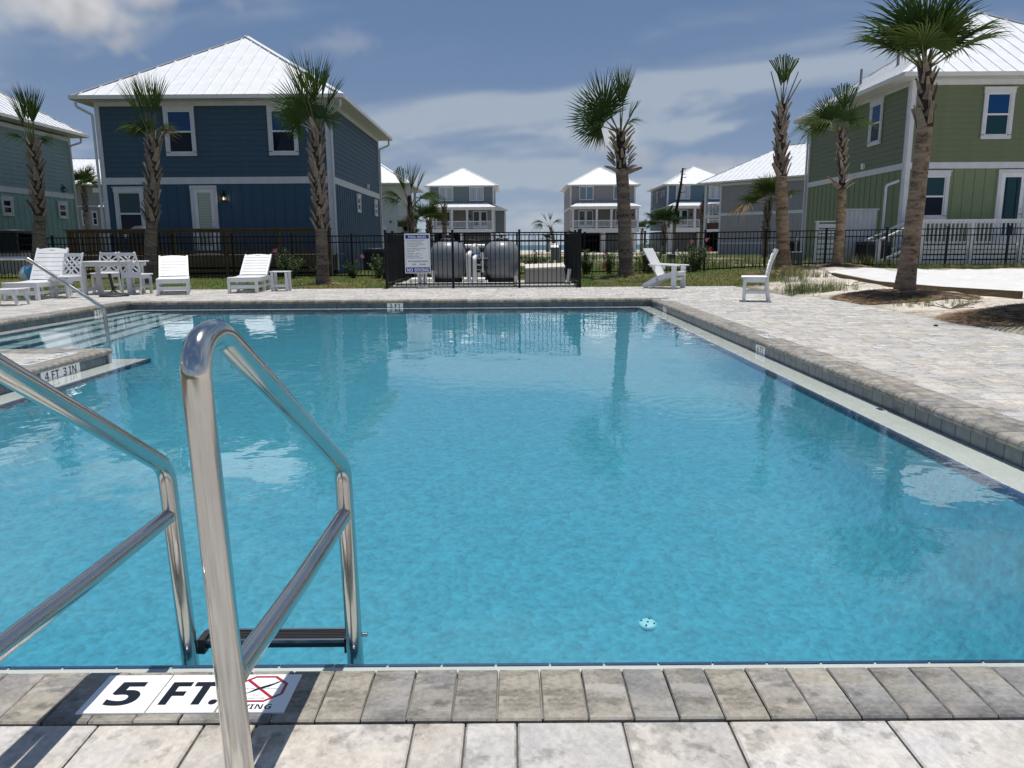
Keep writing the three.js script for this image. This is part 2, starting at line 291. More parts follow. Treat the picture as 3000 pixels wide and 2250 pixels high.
  // broad steps down from the left wall
  for (let k = 1; k <= 4; k++) {
    const x0 = XL + L + (k - 1) * 0.3, x1 = x0 + 0.3, t = new MB(), z0 = ZC - L, z1 = ZF + L, n = 12;
    const y = (z) => WL - 0.016 - (WL - 0.016 - floorY(z)) * k / 4.6;
    const e = new MB();
    for (let i = 0; i < n; i++) { const a = lerp(z0, z1, i / n), b = lerp(z0, z1, (i + 1) / n); t.quad(V(x0, y(a), a), V(x1, y(a), a), V(x1, y(b), b), V(x0, y(b), b)); t.quad(V(x1, y(a), a), V(x1, -1, a), V(x1, -1, b), V(x1, y(b), b)); e.quad(V(x1 - 0.022, y(a) + 0.003, a), V(x1 + 0.003, y(a) + 0.003, a), V(x1 + 0.003, y(b) + 0.003, b), V(x1 - 0.022, y(b) + 0.003, b)); e.quad(V(x1 + 0.003, y(a) + 0.003, a), V(x1 + 0.003, y(a) - 0.04, a), V(x1 + 0.003, y(b) - 0.04, b), V(x1 + 0.003, y(b) + 0.003, b)); }
    mesh('pool_step', t, stepPlaster, pool); mesh('step_nosing', e, edgeBlue, pool);
  }
  // tiled toe step in the near wall beside the ladder
  { const t = new MB().box(-0.85, WL - 0.32, -1.99, 0.62, 0.3, 0.09); mesh('toe_step', t, M.grout, pool); const g = new MB().chamfer(0.062, 0.01, 0.086, 0.002).geo(), mm = std({ color: rgb(0.05, 0.33, 0.42), roughness: 0.2 }); for (let k = 0; k < 9; k++) { const o = mesh('tile', g, mm, pool); o.position.set(-1.125 + k * 0.0685, WL - 0.163, -1.995); } }
  // waterline tiles on a grout backing, set proud of it
  const faces = [[[XR, ZN], [XR, ZF], -Math.PI / 2], [[XR, ZF], [XL, ZF], 0], [[XL, ZF], [XL, ZC], Math.PI / 2], [[XL, ZC], [XC, ZC], Math.PI], [[XC, ZC], [XC, ZN], Math.PI / 2], [[XC, ZN], [XR, ZN], Math.PI]];
  const slates = [[1, 1, 1], [0.82, 0.9, 0.95], [1.2, 1.15, 1.05]].map(([r, g, b]) => phys({ color: rgb(r, g, b), map: slateMap, roughness: 0.32, clearcoat: 0.4, clearcoatRoughness: 0.15 }));
  const TH = 0.112, tg = [0, 1, 2, 3].map((k) => moved(new MB().chamfer(0.1485, 0.012, TH, 0.002, mat4(0, 0, 0, Math.PI / 2)).geo(), k * 0.31, k * 0.57));
  const skip = [[XR, -7.89, -8.21], [XR, -13.0, -13.36]];
  faces.forEach(([[xa, za], [xb, zb], turn], fi) => {
    const len = Math.hypot(xb - xa, zb - za), n = Math.round(len / 0.152), dx = (xb - xa) / len, dz = (zb - za) / len, ix = Math.sin(turn), iz = Math.cos(turn);
    const bk = new MB().box(0, -0.11, -0.03, len + 0.04, 0.12, 0.04); const o = mesh('tile_backing', bk, M.grout, pool); o.position.set((xa + xb) / 2 - ix * 0.008, 0, (za + zb) / 2 - iz * 0.008); o.rotation.y = turn;
    if (fi === 3 || fi === 5) return;             // turned away from the view
    for (let k = 0; k < n; k++) { const c = (k + 0.5) / n, t = mesh('waterline_tile', tg[Math.floor(rnd() * 4)], slates[Math.floor(rnd() * 3)], pool); t.position.set(xa + dx * len * c, -0.108, za + dz * len * c); t.rotation.y = turn; }
  });
  // coping: round-nosed bricks
  const brick = (n, D = 0.31) => { const w = 0.0985, r = 0.026, P = [[D, -0.057], [D, -0.004], [D - 0.004, 0]]; for (let k = 0; k <= n; k++) { const a = Math.PI / 2 + k / n * Math.PI; P.push([r + r * Math.cos(a), -r - 0.002 + (r + 0.002) * Math.sin(a)]); } P.push([0.06, -0.057]);
    const b = new MB(), Q = P.length, ch = 0.0025;
    for (let k = 0; k < Q; k++) { const [za, ya] = P[k], [zb, yb] = P[(k + 1) % Q], nf = n < 4 ? null : (p) => V(0, p[1] + r, r - p[0] > 0 ? p[0] - r : 0).normalize();
      b.quad(V(-w / 2 + ch, ya, -za), V(-w / 2 + ch, yb, -zb), V(w / 2 - ch, yb, -zb), V(w / 2 - ch, ya, -za)); }
    const cx = [0.15, -0.03], edge = (s) => { for (let k = 0; k < Q; k++) { const [za, ya] = P[k], [zb, yb] = P[(k + 1) % Q], I = (z, y) => V(s * w / 2, lerp(y, cx[1], 0.12), -lerp(z, cx[0], 0.03)), a = V(s * (w / 2 - ch), ya, -za), c = V(s * (w / 2 - ch), yb, -zb); s > 0 ? b.quad(a, c, I(zb, yb), I(za, ya)) : b.quad(c, a, I(za, ya), I(zb, yb)); } b.add(new THREE.BoxGeometry(0.001, 0.04, D - 0.05), mat4(s * (w / 2 - 0.0005), -0.03, -D / 2 - 0.005)); };
    edge(1); edge(-1); return b.geo(); };
  const bricks = [0, 1, 2, 3, 4, 5].map((k) => moved(brick(7), k * 0.37, k * 0.21)), near = [0, 1, 2, 3, 4, 5].map((k) => moved(brick(7, 0.215), k * 0.37, k * 0.21)), plain = new MB().chamfer(0.097, 0.055, 0.31, 0.006, mat4(0, 0, -0.155)).geo();
  const spots = [];
  faces.forEach(([[xa, za], [xb, zb], turn], fi) => {
    const len = Math.hypot(xb - xa, zb - za), dx = (xb - xa) / len, dz = (zb - za) / len, ix = Math.sin(turn), iz = Math.cos(turn);
    const e0 = 0, n = Math.round(len / 0.1016);
    for (let k = 0; k < n; k++) { const s = (k + 0.5) / n * len, x = xa + dx * s + ix * 0.027, z = za + dz * s + iz * 0.027; spots.push([x, z, turn, Math.hypot(x, z) + (z > -1.5 || Math.abs(x) > -z * 0.8 + 1 ? 30 : 0)]); }
  });
  spots.push([XR + 0.05, ZF, -Math.PI / 2, 12], [XR + 0.05, ZF - 0.1, -Math.PI / 2, 12], [XR + 0.05, ZF - 0.2, -Math.PI / 2, 12]);
  spots.sort((a, b) => a[3] - b[3]);
  const rest = new MB();
  spots.forEach(([x, z, turn], k) => {
    if (k < 300) { const o = mesh('coping_brick', (z > -2 ? near : bricks)[Math.floor(rnd() * 6)], copingMats[Math.floor(rnd() * 5)], pool); o.position.set(x, rr(-0.0012, 0.0012), z); o.rotation.y = turn + rr(-0.004, 0.004); }
    else { rest.tint = [[0.2, 0.195, 0.185], [0.27, 0.255, 0.23], [0.33, 0.31, 0.27]][Math.floor(rnd() * 3)]; rest.add((z > -2 ? near : bricks)[0], mat4(x, 0, z, 0, turn)); }
  });
  stuff(mesh('far_coping', rest, std({ map: copingMap, vertexColors: true, roughness: 0.85 }), pool));
  const bed = new MB();
  for (const [[xa, za], [xb, zb], turn] of faces) { const ix = Math.sin(turn), iz = Math.cos(turn), len = Math.hypot(xb - xa, zb - za); bed.add(new THREE.BoxGeometry(len, 0.05, za > -2 && zb > -2 ? 0.16 : 0.25), mat4((xa + xb) / 2 - ix * (za > -2 && zb > -2 ? 0.095 : 0.14), -0.034, (za + zb) / 2 - iz * (za > -2 && zb > -2 ? 0.095 : 0.14), 0, turn)); }
  mesh('mortar_bed', bed, std({ color: rgb(0.25, 0.235, 0.205), roughness: 1 }), pool);
  for (const z of [-5.24, -11.25]) { const o = mesh('gutter_drain', new MB().chamfer(0.06, 0.02, 0.11, 0.004).geo(), M.white, pool); o.position.set(2.63, y0 + 0.004, z); const s = mesh('drain_slot', new MB().chamfer(0.036, 0.02, 0.075, 0.002).geo(), M.blackPlastic, o); s.position.y = 0.003; }
  { const z = -3.42, x = 0.66, o = mesh('floor_drain', new MB().lathe([[0, 0.012], [0.034, 0.012], [0.045, 0.002], [0.046, -0.02]].reverse(), 28), std({ color: rgb(0.22, 0.56, 0.63), roughness: 0.5 }), pool, 'round pale drain cover on the pool floor'); o.position.set(x, floorY(z) + 0.006, z); o.rotation.x = 0.07; for (let k = 0; k < 5; k++) { const h = mesh('drain_hole', new MB().lathe([[0.005, 0], [0.005, 0.004], [0, 0.004]], 10), M.blackPlastic, o); h.position.set(k ? 0.032 * Math.cos(k * 1.57 + 0.4) : 0, 0.011, k ? 0.032 * Math.sin(k * 1.57 + 0.4) : 0); } }
}
// depth markers: white ceramic tiles with black figures
const inkTile = (w, h, draw) => phys({ map: canvasTex(w, h, draw), roughness: 0.25, clearcoat: 0.3 });
const word = (txt, size, w) => (c, W, H) => { c.fillStyle = '#e9eaea'; c.fillRect(0, 0, W, H); c.fillStyle = '#101114'; c.textAlign = 'center'; c.textBaseline = 'middle'; c.font = `bold ${size}px sans-serif`; c.save(); c.translate(W / 2, H * 0.53); c.scale(w, 1); c.fillText(txt, 0, 0); c.restore(); };
function markTile(w, d, m, label) {                // lies flat, top at y = 0, picture over the top face
  const g = new MB().chamfer(w, 0.008, d, 0.0015).geo(), u = g.attributes.uv, p = g.attributes.position;
  for (let i = 0; i < u.count; i++) u.setXY(i, p.getX(i) / w + 0.5, 0.5 - p.getZ(i) / d);
  return mesh('depth_marker', g, m, pool, label);
}
{
  const five = inkTile(512, 512, (c, W, H) => { c.fillStyle = '#eceded'; c.fillRect(0, 0, W, H); c.fillStyle = '#131417'; c.font = 'bold 430px sans-serif'; c.textAlign = 'center'; c.textBaseline = 'middle'; c.save(); c.translate(W * 0.52, H * 0.52); c.scale(1.12, 1); c.fillText('5', 0, 0); c.lineWidth = 12; c.strokeStyle = '#131417'; c.strokeText('5', 0, 0); c.restore(); });
  const feet = inkTile(512, 512, (c, W, H) => { c.fillStyle = '#eceded'; c.fillRect(0, 0, W, H); c.fillStyle = '#131417'; c.strokeStyle = '#131417'; c.lineWidth = 10; c.font = 'bold 420px sans-serif'; c.textBaseline = 'middle'; c.save(); c.translate(20, H * 0.52); c.scale(0.88, 1); c.fillText('F', 0, 0); c.strokeText('F', 0, 0); c.fillText('T', 240, 0); c.strokeText('T', 240, 0); c.fillText('.', 440, 0); c.restore(); });
  const dive = inkTile(512, 512, (c, W, H) => {
    c.fillStyle = '#eceded'; c.fillRect(0, 0, W, H);
    c.strokeStyle = '#9c1f33'; c.lineWidth = 26; c.beginPath(); for (let k = 0; k < 8; k++) { const a = (k + 0.5) / 8 * TAU; c.lineTo(238 + 205 * Math.cos(a), 208 + 182 * Math.sin(a)); } c.closePath(); c.stroke();
    c.beginPath(); c.moveTo(105, 80); c.lineTo(372, 336); c.stroke();
    c.strokeStyle = '#17181b'; c.lineWidth = 5; c.beginPath(); for (let k = 0; k < 7; k++) { c.moveTo(90 + k * 42, 198); c.quadraticCurveTo(112 + k * 42, 222, 134 + k * 42, 198); } c.stroke();
    c.fillStyle = '#17181b'; c.beginPath(); c.moveTo(395, 92); c.quadraticCurveTo(350, 100, 330, 128); c.lineTo(262, 166); c.quadraticCurveTo(210, 196, 178, 236); c.lineTo(120, 292); c.lineTo(196, 250); c.quadraticCurveTo(240, 214, 300, 184); c.lineTo(342, 146); c.closePath(); c.fill();
    for (const [a, b] of [[96, 268], [88, 300], [110, 330], [140, 338]]) { c.beginPath(); c.moveTo(a, b); c.lineTo(a + 14, b + 12); c.stroke(); }
    c.font = '34px sans-serif'; c.textAlign = 'center'; c.fillText('TOO', 238, 314); c.fillText('SHALLOW', 240, 350);
    c.font = 'bold 88px sans-serif'; c.save(); c.translate(242, 478); c.scale(1.05, 1); c.fillText('DIVING', 0, 0); c.restore();
  });
  [[five, -0.909, 'white tile with a black number five'], [feet, -0.7525, 'white tile with black letters FT'], [dive, -0.594, 'white tile with red no diving octagon']].forEach(([m, x, l]) => markTile(0.153, 0.15, m, l).position.set(x, 0.0045, -1.5985));
  const w4 = inkTile(256, 128, word('4 FT', 108, 0.9)), w3 = inkTile(256, 128, word('3 FT', 108, 0.9)), w43 = inkTile(512, 110, word('4 FT  3 IN', 96, 1)), w35 = inkTile(256, 128, word('3 FT', 108, 0.9));
  const put = (m, w, d, x, y, z, rx, ry, rz, l) => { const o = markTile(w, d, m, l); o.rotation.order = 'YXZ'; o.position.set(x, y, z); o.rotation.set(rx, ry, rz); };
  put(w4, 0.3, 0.112, XR - 0.004, -0.1, -8.05, Math.PI / 2, -Math.PI / 2, 0, 'white four foot marker on the right pool wall');
  put(w35, 0.3, 0.112, XR - 0.004, -0.1, -13.2, Math.PI / 2, -Math.PI / 2, 0, 'white marker near the far right pool corner');
  put(w3, 0.305, 0.112, -2.24, -0.1, ZF + 0.004, Math.PI / 2, 0, 0, 'white three foot marker on the far pool wall');
  put(w3, 0.305, 0.112, XL + 0.004, -0.1, -13.36, Math.PI / 2, Math.PI / 2, 0, 'white three foot marker on the left pool wall');
  put(w43, 0.61, 0.112, XC + 0.004, -0.1, -6.87, Math.PI / 2, Math.PI / 2, 0, 'white marker reading four feet three inches');
  put(w4, 0.36, 0.16, 2.9, 0.004, -8.4, 0, Math.PI / 2, 0, 'white marker on the right coping facing the deck');
  put(w35, 0.36, 0.16, 2.9, 0.004, -14.1, 0, Math.PI / 2, 0, 'white marker on coping at the far right corner');
  put(w43, 0.78, 0.13, -4.4, 0.004, -7.05, 0, -Math.PI / 2, 0, 'white marker on the coping of the deck corner');
}
// the water: gently rippled sheet over the whole basin
{
  const waves = []; for (let k = 0; k < 34; k++) { const L = 0.16 * Math.pow(5.5, rnd()), a = rr(0, TAU); waves.push([Math.cos(a) * TAU / L, Math.sin(a) * TAU / L, rr(0, TAU), 0.0034 * L * rr(0.4, 1) * 0.115]); }
  const rings = [[1.35, -5.3, 0.0018], [1.9, -4.0, 0.0014]];
  const calm = (x, z) => 0.35 + 0.9 * smooth(0.3, 0.75, fbm((x + 20) / 40, (z + 20) / 40, 18, 18, 3, 5));
  const H = (x, z) => { let h = 0; for (const [a, b, c, s] of waves) h += s * Math.sin(a * x + b * z + c); h *= calm(x, z); for (const [rx, rz, s] of rings) { const r = Math.hypot(x - rx, z - rz); h += s * 0.25 * Math.sin(r * 52) * Math.exp(-(((r - 0.34) / 0.16) ** 2)); } return h; };
  const pos = [], nor = [], uv = [], idx = [], patch = (x0, x1, z0, z1, st) => {
    const nx = Math.round((x1 - x0) / st), nz = Math.round(Math.abs(z1 - z0) / st), base = pos.length / 3;
    for (let j = 0; j <= nz; j++) for (let i = 0; i <= nx; i++) { const x = lerp(x0, x1, i / nx), z = lerp(z0, z1, j / nz), e = 0.006, h = H(x, z); const n = V(-(H(x + e, z) - h) / e, 1, -(H(x, z + e) - h) / e).normalize(); pos.push(x, WL + h, z); nor.push(n.x, n.y, n.z); uv.push(x, z); }
    for (let j = 0; j < nz; j++) for (let i = 0; i < nx; i++) { const a = base + j * (nx + 1) + i, b = a + 1, c = a + nx + 1, d = c + 1; idx.push(a, b, d, a, d, c); }
  };
  patch(XC, XR, ZN, ZC, 0.05); patch(XL, XR, ZC, ZF, 0.05);
  const g = new THREE.BufferGeometry(); g.setAttribute('position', new THREE.Float32BufferAttribute(pos, 3)); g.setAttribute('normal', new THREE.Float32BufferAttribute(nor, 3)); g.setAttribute('uv', new THREE.Float32BufferAttribute(uv, 2)); g.setIndex(idx);
  const rip = tex(1024, 1024, (u, v) => clamp(0.5 + (fbm(u, v, 26, 26, 3, 201, 0.5) - 0.5) * 1.5), false);
  const m = phys({ color: rgb(0.94, 0.988, 0.99), transmission: 1, thickness: 0, roughness: 0, ior: 1.45, bumpMap: scaled(rip, 0.4, 0.4), bumpScale: 0.00048 });
  structure(mesh('pool_water', g, m, scene, 'clear rippled turquoise water filling the pool'));
}

// ---------------------------------------------------------------- the deck: light concrete pavers in three sizes
const deck = setting('deck', 'light grey concrete paver deck around the pool');
const EDGE = [[5.55, -0.2], [5.6, -6], [5.74, -8.36], [5.82, -10.3], [5.88, -12.2], [6.0, -13.6], [5.95, -15.2], [5.8, -17.6], [5.5, -18.75]];
const edgeX = (z) => { for (let i = 1; i < EDGE.length; i++) if (z >= EDGE[i][1]) { const [a, b] = EDGE[i - 1], [c, d] = EDGE[i]; return lerp(a, c, (z - b) / (d - b)); } return 5.5; };
{
  const list = [], add = (x0, x1, z0, z1) => { if (x1 - x0 > 0.03) list.push([x0, x1, z0, z1]); };
  const row = (x0, x1, z0, z1) => { let x = x0 - rr(0, 0.2); while (x < x1) { const w = [0.116, 0.232, 0.232, 0.349, 0.349][Math.floor(rnd() * 5)]; if (z0 - z1 > 0.2 && rnd() < 0.22) { const h = (z0 - z1) / 2; add(Math.max(x, x0), Math.min(x + w, x1), z0, z0 - h); add(Math.max(x, x0), Math.min(x + w, x1), z0 - h, z1); } else add(Math.max(x, x0), Math.min(x + w, x1), z0, z1); x += w; } };
  const rows = (x0, x1, z0, z1) => { let z = z0; while (z > z1 + 0.02) { const h = rnd() < 0.5 ? 0.155 : 0.232, e = Math.max(z - h, z1); const X1 = typeof x1 === 'function' ? Math.min(x1(z), x1(e)) : x1; row(x0, X1, z, e); z = e; } };
  // the row in front of the near coping, joint for joint
  const zj = ZN + 0.027 + 0.17, J = [-1.5, -1.15, -0.917, -0.684, -0.567, -0.22, -0.107, 0.006, 0.239, 0.471, 0.82, 1.17, 1.40, 1.63, 1.98, 2.21];
  const z0 = -1.493;
  for (let k = 0; k + 1 < J.length; k++) { if (k < 2) { add(J[k], J[k + 1], z0 + 0.157, z0); add(J[k], J[k + 1], z0 + 0.232, z0 + 0.157); } else add(J[k], J[k + 1], z0 + 0.232, z0); }
  rows(-4.4, 5.5, 4.5, z0 + 0.232); rows(-4.4, J[0], z0 + 0.232, z0); rows(J[J.length - 1], XR + 0.3, z0 + 0.232, z0);
  rows(XR + 0.29, edgeX, z0 + 0.232, ZF - 0.29);
  rows(-10.3, 5.5, ZF - 0.29, -18.75);
  rows(-10.3, XL - 0.29, ZC + 0.29 - 0.05, ZF - 0.29);
  rows(-8.5, XC - 0.29, -3.5, ZC + 0.29);
  list.forEach((q) => { const cx = (q[0] + q[1]) / 2, cz = (q[2] + q[3]) / 2, d = Math.hypot(cx, cz); q.push((q[1] - q[0]) * (q[2] - q[3]) / (d * d * d) * (Math.abs(cx) > -cz * 0.72 + 0.25 || cz > -1.2 ? 0 : 1)); });
  list.sort((a, b) => b[4] - a[4]);
  const cache = {}, rest = new MB(), gap = 0.0045;
  list.forEach(([x0, x1, za, zb], k) => {
    const w = x1 - x0 - gap, d = za - zb - gap, cx = (x0 + x1) / 2, cz = (za + zb) / 2;
    if (k < 300) { const key = w.toFixed(2) + d.toFixed(2), set = cache[key] ??= [0, 1, 2, 3].map((n) => moved(new MB().chamfer(w, 0.05, d, 0.004).geo(), rr(0, 1), rr(0, 1))); const o = mesh('paver', set[Math.floor(rnd() * 4)], paverMats[Math.floor(rnd() * 6)], deck); o.position.set(cx, -0.003 + rr(-0.0012, 0.0012), cz); }
    else { const t = [0.52, 0.575, 0.61, 0.64, 0.67][Math.floor(rnd() * 5)] * rr(0.96, 1.04), q = rnd(); rest.tint = [t * lerp(1.0, 1.015, q), t * lerp(0.982, 0.985, q), t * lerp(0.955, 0.93, q)]; const y = -0.003 + rr(-0.0006, 0.0006), a = w / 2, b = d / 2, c = 0.004, o = [rnd(), rnd()];
      const P = (x, yy, z) => V(cx + x, y + yy, cz + z), U = (x, z) => [x + o[0], z + o[1]];
      rest.quad(P(-a + c, 0, b - c), P(a - c, 0, b - c), P(a - c, 0, -b + c), P(-a + c, 0, -b + c), [U(-a, b), U(a, b), U(a, -b), U(-a, -b)]);
      rest.quad(P(-a, -0.012, b), P(a, -0.012, b), P(a - c, 0, b - c), P(-a + c, 0, b - c)); rest.quad(P(-a, -0.012, -b), P(-a + c, 0, -b + c), P(a - c, 0, -b + c), P(a, -0.012, -b)); rest.quad(P(-a, -0.012, -b), P(-a, -0.012, b), P(-a + c, 0, b - c), P(-a + c, 0, -b + c)); rest.quad(P(a, -0.012, b), P(a, -0.012, -b), P(a - c, 0, -b + c), P(a - c, 0, b - c)); }
  });
  stuff(mesh('paver_field', rest, std({ map: paverMap, vertexColors: true, roughness: 0.92 }), deck));
  const s = (x0, x1, z0, z1) => new MB().box((x0 + x1) / 2, -0.06, (z0 + z1) / 2, x1 - x0, 0.092, Math.abs(z1 - z0));
  [s(-4.5, XR + 0.2, -1.49, 4.5), s(XR + 0.27, 5.5, -18.7, 4.5), s(-10.2, XR + 0.27, -18.7, ZF - 0.27), s(-10.2, XL - 0.27, ZF - 0.27, ZC + 0.27), s(-10.2, XC - 0.27, ZC + 0.27, 1.5)].forEach((g) => mesh('joint_sand', g, M.joint, deck));
}

// ---------------------------------------------------------------- the land
const inPool = (x, z) => z < ZN + 0.2 && z > ZF - 0.2 && x < XR + 0.2 && x > (z > ZC ? XC - 0.2 : XL - 0.2);
const onDeck = (x, z) => z > -18.7 && x > -10.25 && x < edgeX(z) - 0.03;
function landY(x, z) {
  const far = smooth(60, 150, -z);
  const rise = smooth(17.5, 23, -z) * (0.07 + 0.019 * clamp(x + 2, 0, 12)) * (1 - smooth(26, 45, -z) * 0.5) * (1 - far);
  let y = -0.035 + rise + (noise3(x * 0.35 + 90, z * 0.35 + 90, 5) - 0.5) * 0.07 * smooth(5, 25, -z);
  if (x > 5.4) { y += smooth(5.7, 7.2, x) * smooth(2, 8, -z) * 0.075 * (1 - smooth(18, 24, -z)); y += (noise3(x * 1.6 + 50, z * 1.6 + 50, 9) - 0.5) * 0.06 * (1 - smooth(20, 30, -z)); }
  const m = (cx, cz, r, h) => h * Math.exp(-(((x - cx) ** 2 + (z - cz) ** 2) / (r * r)));
  y += m(7.25, -13.9, 1.1, 0.06) + m(6.9, -9.6, 1.0, 0.13) + m(8.3, -22.5, 0.9, 0.06) + m(9.9, -22.6, 1.0, 0.08);
  if (onDeck(x, z)) y = Math.min(y, -0.12);
  if (inPool(x, z)) y = -1.4;
  y -= smooth(150, 330, -z) * 3.2; if (-z > 120) y -= 0;
  return y;
}
const isSand = (x, z) => smooth(5.2, 6.6, x - smooth(18, 21, -z) * 1.6) * (1 - smooth(21.5, 23.2, -z)) + smooth(-0.1, 0.25, noise3(x * 0.3, z * 0.3, 31) - 0.62) * smooth(24, 27, -z) * smooth(-10, 2, x) + smooth(70, 100, -z);
{
  const grid = (xs, zs) => {
    const pos = [], uv = [], col = [], idx = [], nx = xs.length, nz = zs.length;
    for (const z of zs) for (const x of xs) { pos.push(x, landY(x, z), z); uv.push(x, z); const s = clamp(isSand(x, z)); col.push(lerp(0.12, 1, s), lerp(0.15, 1, s), lerp(0.05, 1, s)); }
    for (let j = 0; j + 1 < nz; j++) for (let i = 0; i + 1 < nx; i++) { const a = j * nx + i, b = a + 1, c = a + nx, d = c + 1; idx.push(a, b, d, a, d, c); }
    const g = new THREE.BufferGeometry(); g.setAttribute('position', new THREE.Float32BufferAttribute(pos, 3)); g.setAttribute('uv', new THREE.Float32BufferAttribute(uv, 2)); g.setAttribute('color', new THREE.Float32BufferAttribute(col, 3)); g.setIndex(idx); g.computeVertexNormals(); return g;
  };
  const xs = [], zs = [];
  for (const x of [-1400, -800, -400, -220, -140, -100, -80, -65, -55, -48, -42, -36, -32, -28, -25, -22, -20, -18, -16, -14.5, -13, -12]) xs.push(x);
  for (let x = -11; x < 5; x += 0.5) xs.push(x); for (let x = 5; x < 16; x += 0.14) xs.push(x); for (const x of [16, 17, 18, 20, 22, 25, 28, 32, 38, 45, 55, 70, 90, 130, 200, 400, 800, 1400]) xs.push(x);
  for (const z of [1400, 600, 200, 80, 40, 20, 10, 5, 2, 0]) zs.push(z); for (let z = -1; z > -25; z -= 0.14) zs.push(z); for (const z of [-25.5, -26, -27, -28, -29, -30, -32, -34, -37, -40, -44, -48, -53, -58, -64, -70, -76, -82, -88, -94, -100, -110, -120, -135, -150, -170, -200, -240, -330]) zs.push(z);
  structure(mesh('ground', grid(xs, zs), std({ vertexColors: true, map: scaled(sandMap, 0.28, 0.28), roughness: 1, bumpMap: scaled(sandBump, 0.7, 0.7), bumpScale: 0.02 }), scene, 'sandy ground with patches of grass around the deck'));
  structure(mesh('sea', new MB().quad(V(-9000, -2.4, -280), V(9000, -2.4, -280), V(9000, -2.4, -11000), V(-9000, -2.4, -11000)), phys({ color: rgb(0.02, 0.09, 0.12), roughness: 0.35, bumpMap: scaled(sandBump, 0.02, 0.05), bumpScale: 0.5 }), scene, 'blue green sea on the horizon beyond the houses'));
}

// ---------------------------------------------------------------- houses
const paint = (r, g, b, o = {}) => std({ color: rgb(r, g, b), roughness: 0.62, map: dustMap, ...o });
const roofWhite = std({ color: rgb(0.80, 0.815, 0.83), roughness: 0.38, map: dustMap, metalness: 0 });
const gutterMat = std({ color: rgb(0.70, 0.685, 0.64), roughness: 0.5 });
const glassDark = phys({ color: rgb(0.004, 0.008, 0.022), roughness: 0.05, specularIntensity: 0.35 });
const glassBlind = phys({ color: rgb(0.006, 0.055, 0.17), roughness: 0.1, specularIntensity: 0.45 });
const glassTeal = phys({ color: rgb(0.008, 0.045, 0.055), roughness: 0.06, specularIntensity: 0.6 });
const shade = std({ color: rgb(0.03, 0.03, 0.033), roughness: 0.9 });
const lapBump = tex(16, 256, (u, v) => { const t = (v * 8) % 1; return t < 0.1 ? 0 : 0.35 + 0.65 * (1 - t); }, false);
const battenBump = tex(256, 16, (u, v) => ((u * 8) % 1 < 0.14 ? 1 : 0), false);
const boardGeo = {};
const lap = (w, e) => boardGeo[w.toFixed(2) + e] ??= (() => { const b = new MB(), x = w / 2; b.quad(V(-x, 0, 0.024), V(x, 0, 0.024), V(x, e + 0.02, 0.007), V(-x, e + 0.02, 0.007)); b.quad(V(-x, 0, 0), V(x, 0, 0), V(x, 0, 0.024), V(-x, 0, 0.024)); b.quad(V(-x, 0, 0), V(-x, 0, 0.024), V(-x, e + 0.02, 0.007), V(-x, e + 0.02, 0)); b.quad(V(x, 0, 0.024), V(x, 0, 0), V(x, e + 0.02, 0), V(x, e + 0.02, 0.007)); return b.geo(); })();
// a face of a house: origin at its lower left as seen from outside
class Face {
  constructor(x, z, turn, w) { this.o = [x, z]; this.turn = turn; this.w = w; this.rx = Math.cos(turn); this.rz = -Math.sin(turn); this.nx = Math.sin(turn); this.nz = Math.cos(turn); }
  put(m, x, y, out = 0) { m.position.set(this.o[0] + this.rx * x + this.nx * out, y, this.o[1] + this.rz * x + this.nz * out); m.rotation.y = this.turn; return m; }
}
const box = (w, h, d) => new MB().box(0, 0, 0, w, h, d).geo();
function siding(house, f, y0, y1, mat, e = 0.177) { const n = Math.round((y1 - y0) / e), s = (y1 - y0) / n; for (let k = 0; k < n; k++) f.put(mesh('siding_board', lap(f.w, s), mat, house), f.w / 2, y0 + k * s); }
function battens(house, f, y0, y1, mat, sp = 0.375) { const n = Math.floor(f.w / sp), g = box(0.05, y1 - y0, 0.026); for (let k = 1; k <= n; k++) f.put(mesh('batten', g, mat, house), k * sp - 0.1, (y0 + y1) / 2, 0.012); }
function band(house, f, y0, y1, name, mat = M.trim, proud = 0.04, ext = 0.02) { f.put(mesh(name, box(f.w + ext * 2, y1 - y0, proud + 0.02), mat, house), f.w / 2, (y0 + y1) / 2, (proud - 0.02) / 2 + 0.004); }
function corner(house, f, x, y0, y1, mat = M.trim, w = 0.15) { f.put(mesh('corner_board', box(w, y1 - y0, 0.06), mat, house), x, (y0 + y1) / 2, 0.016); }
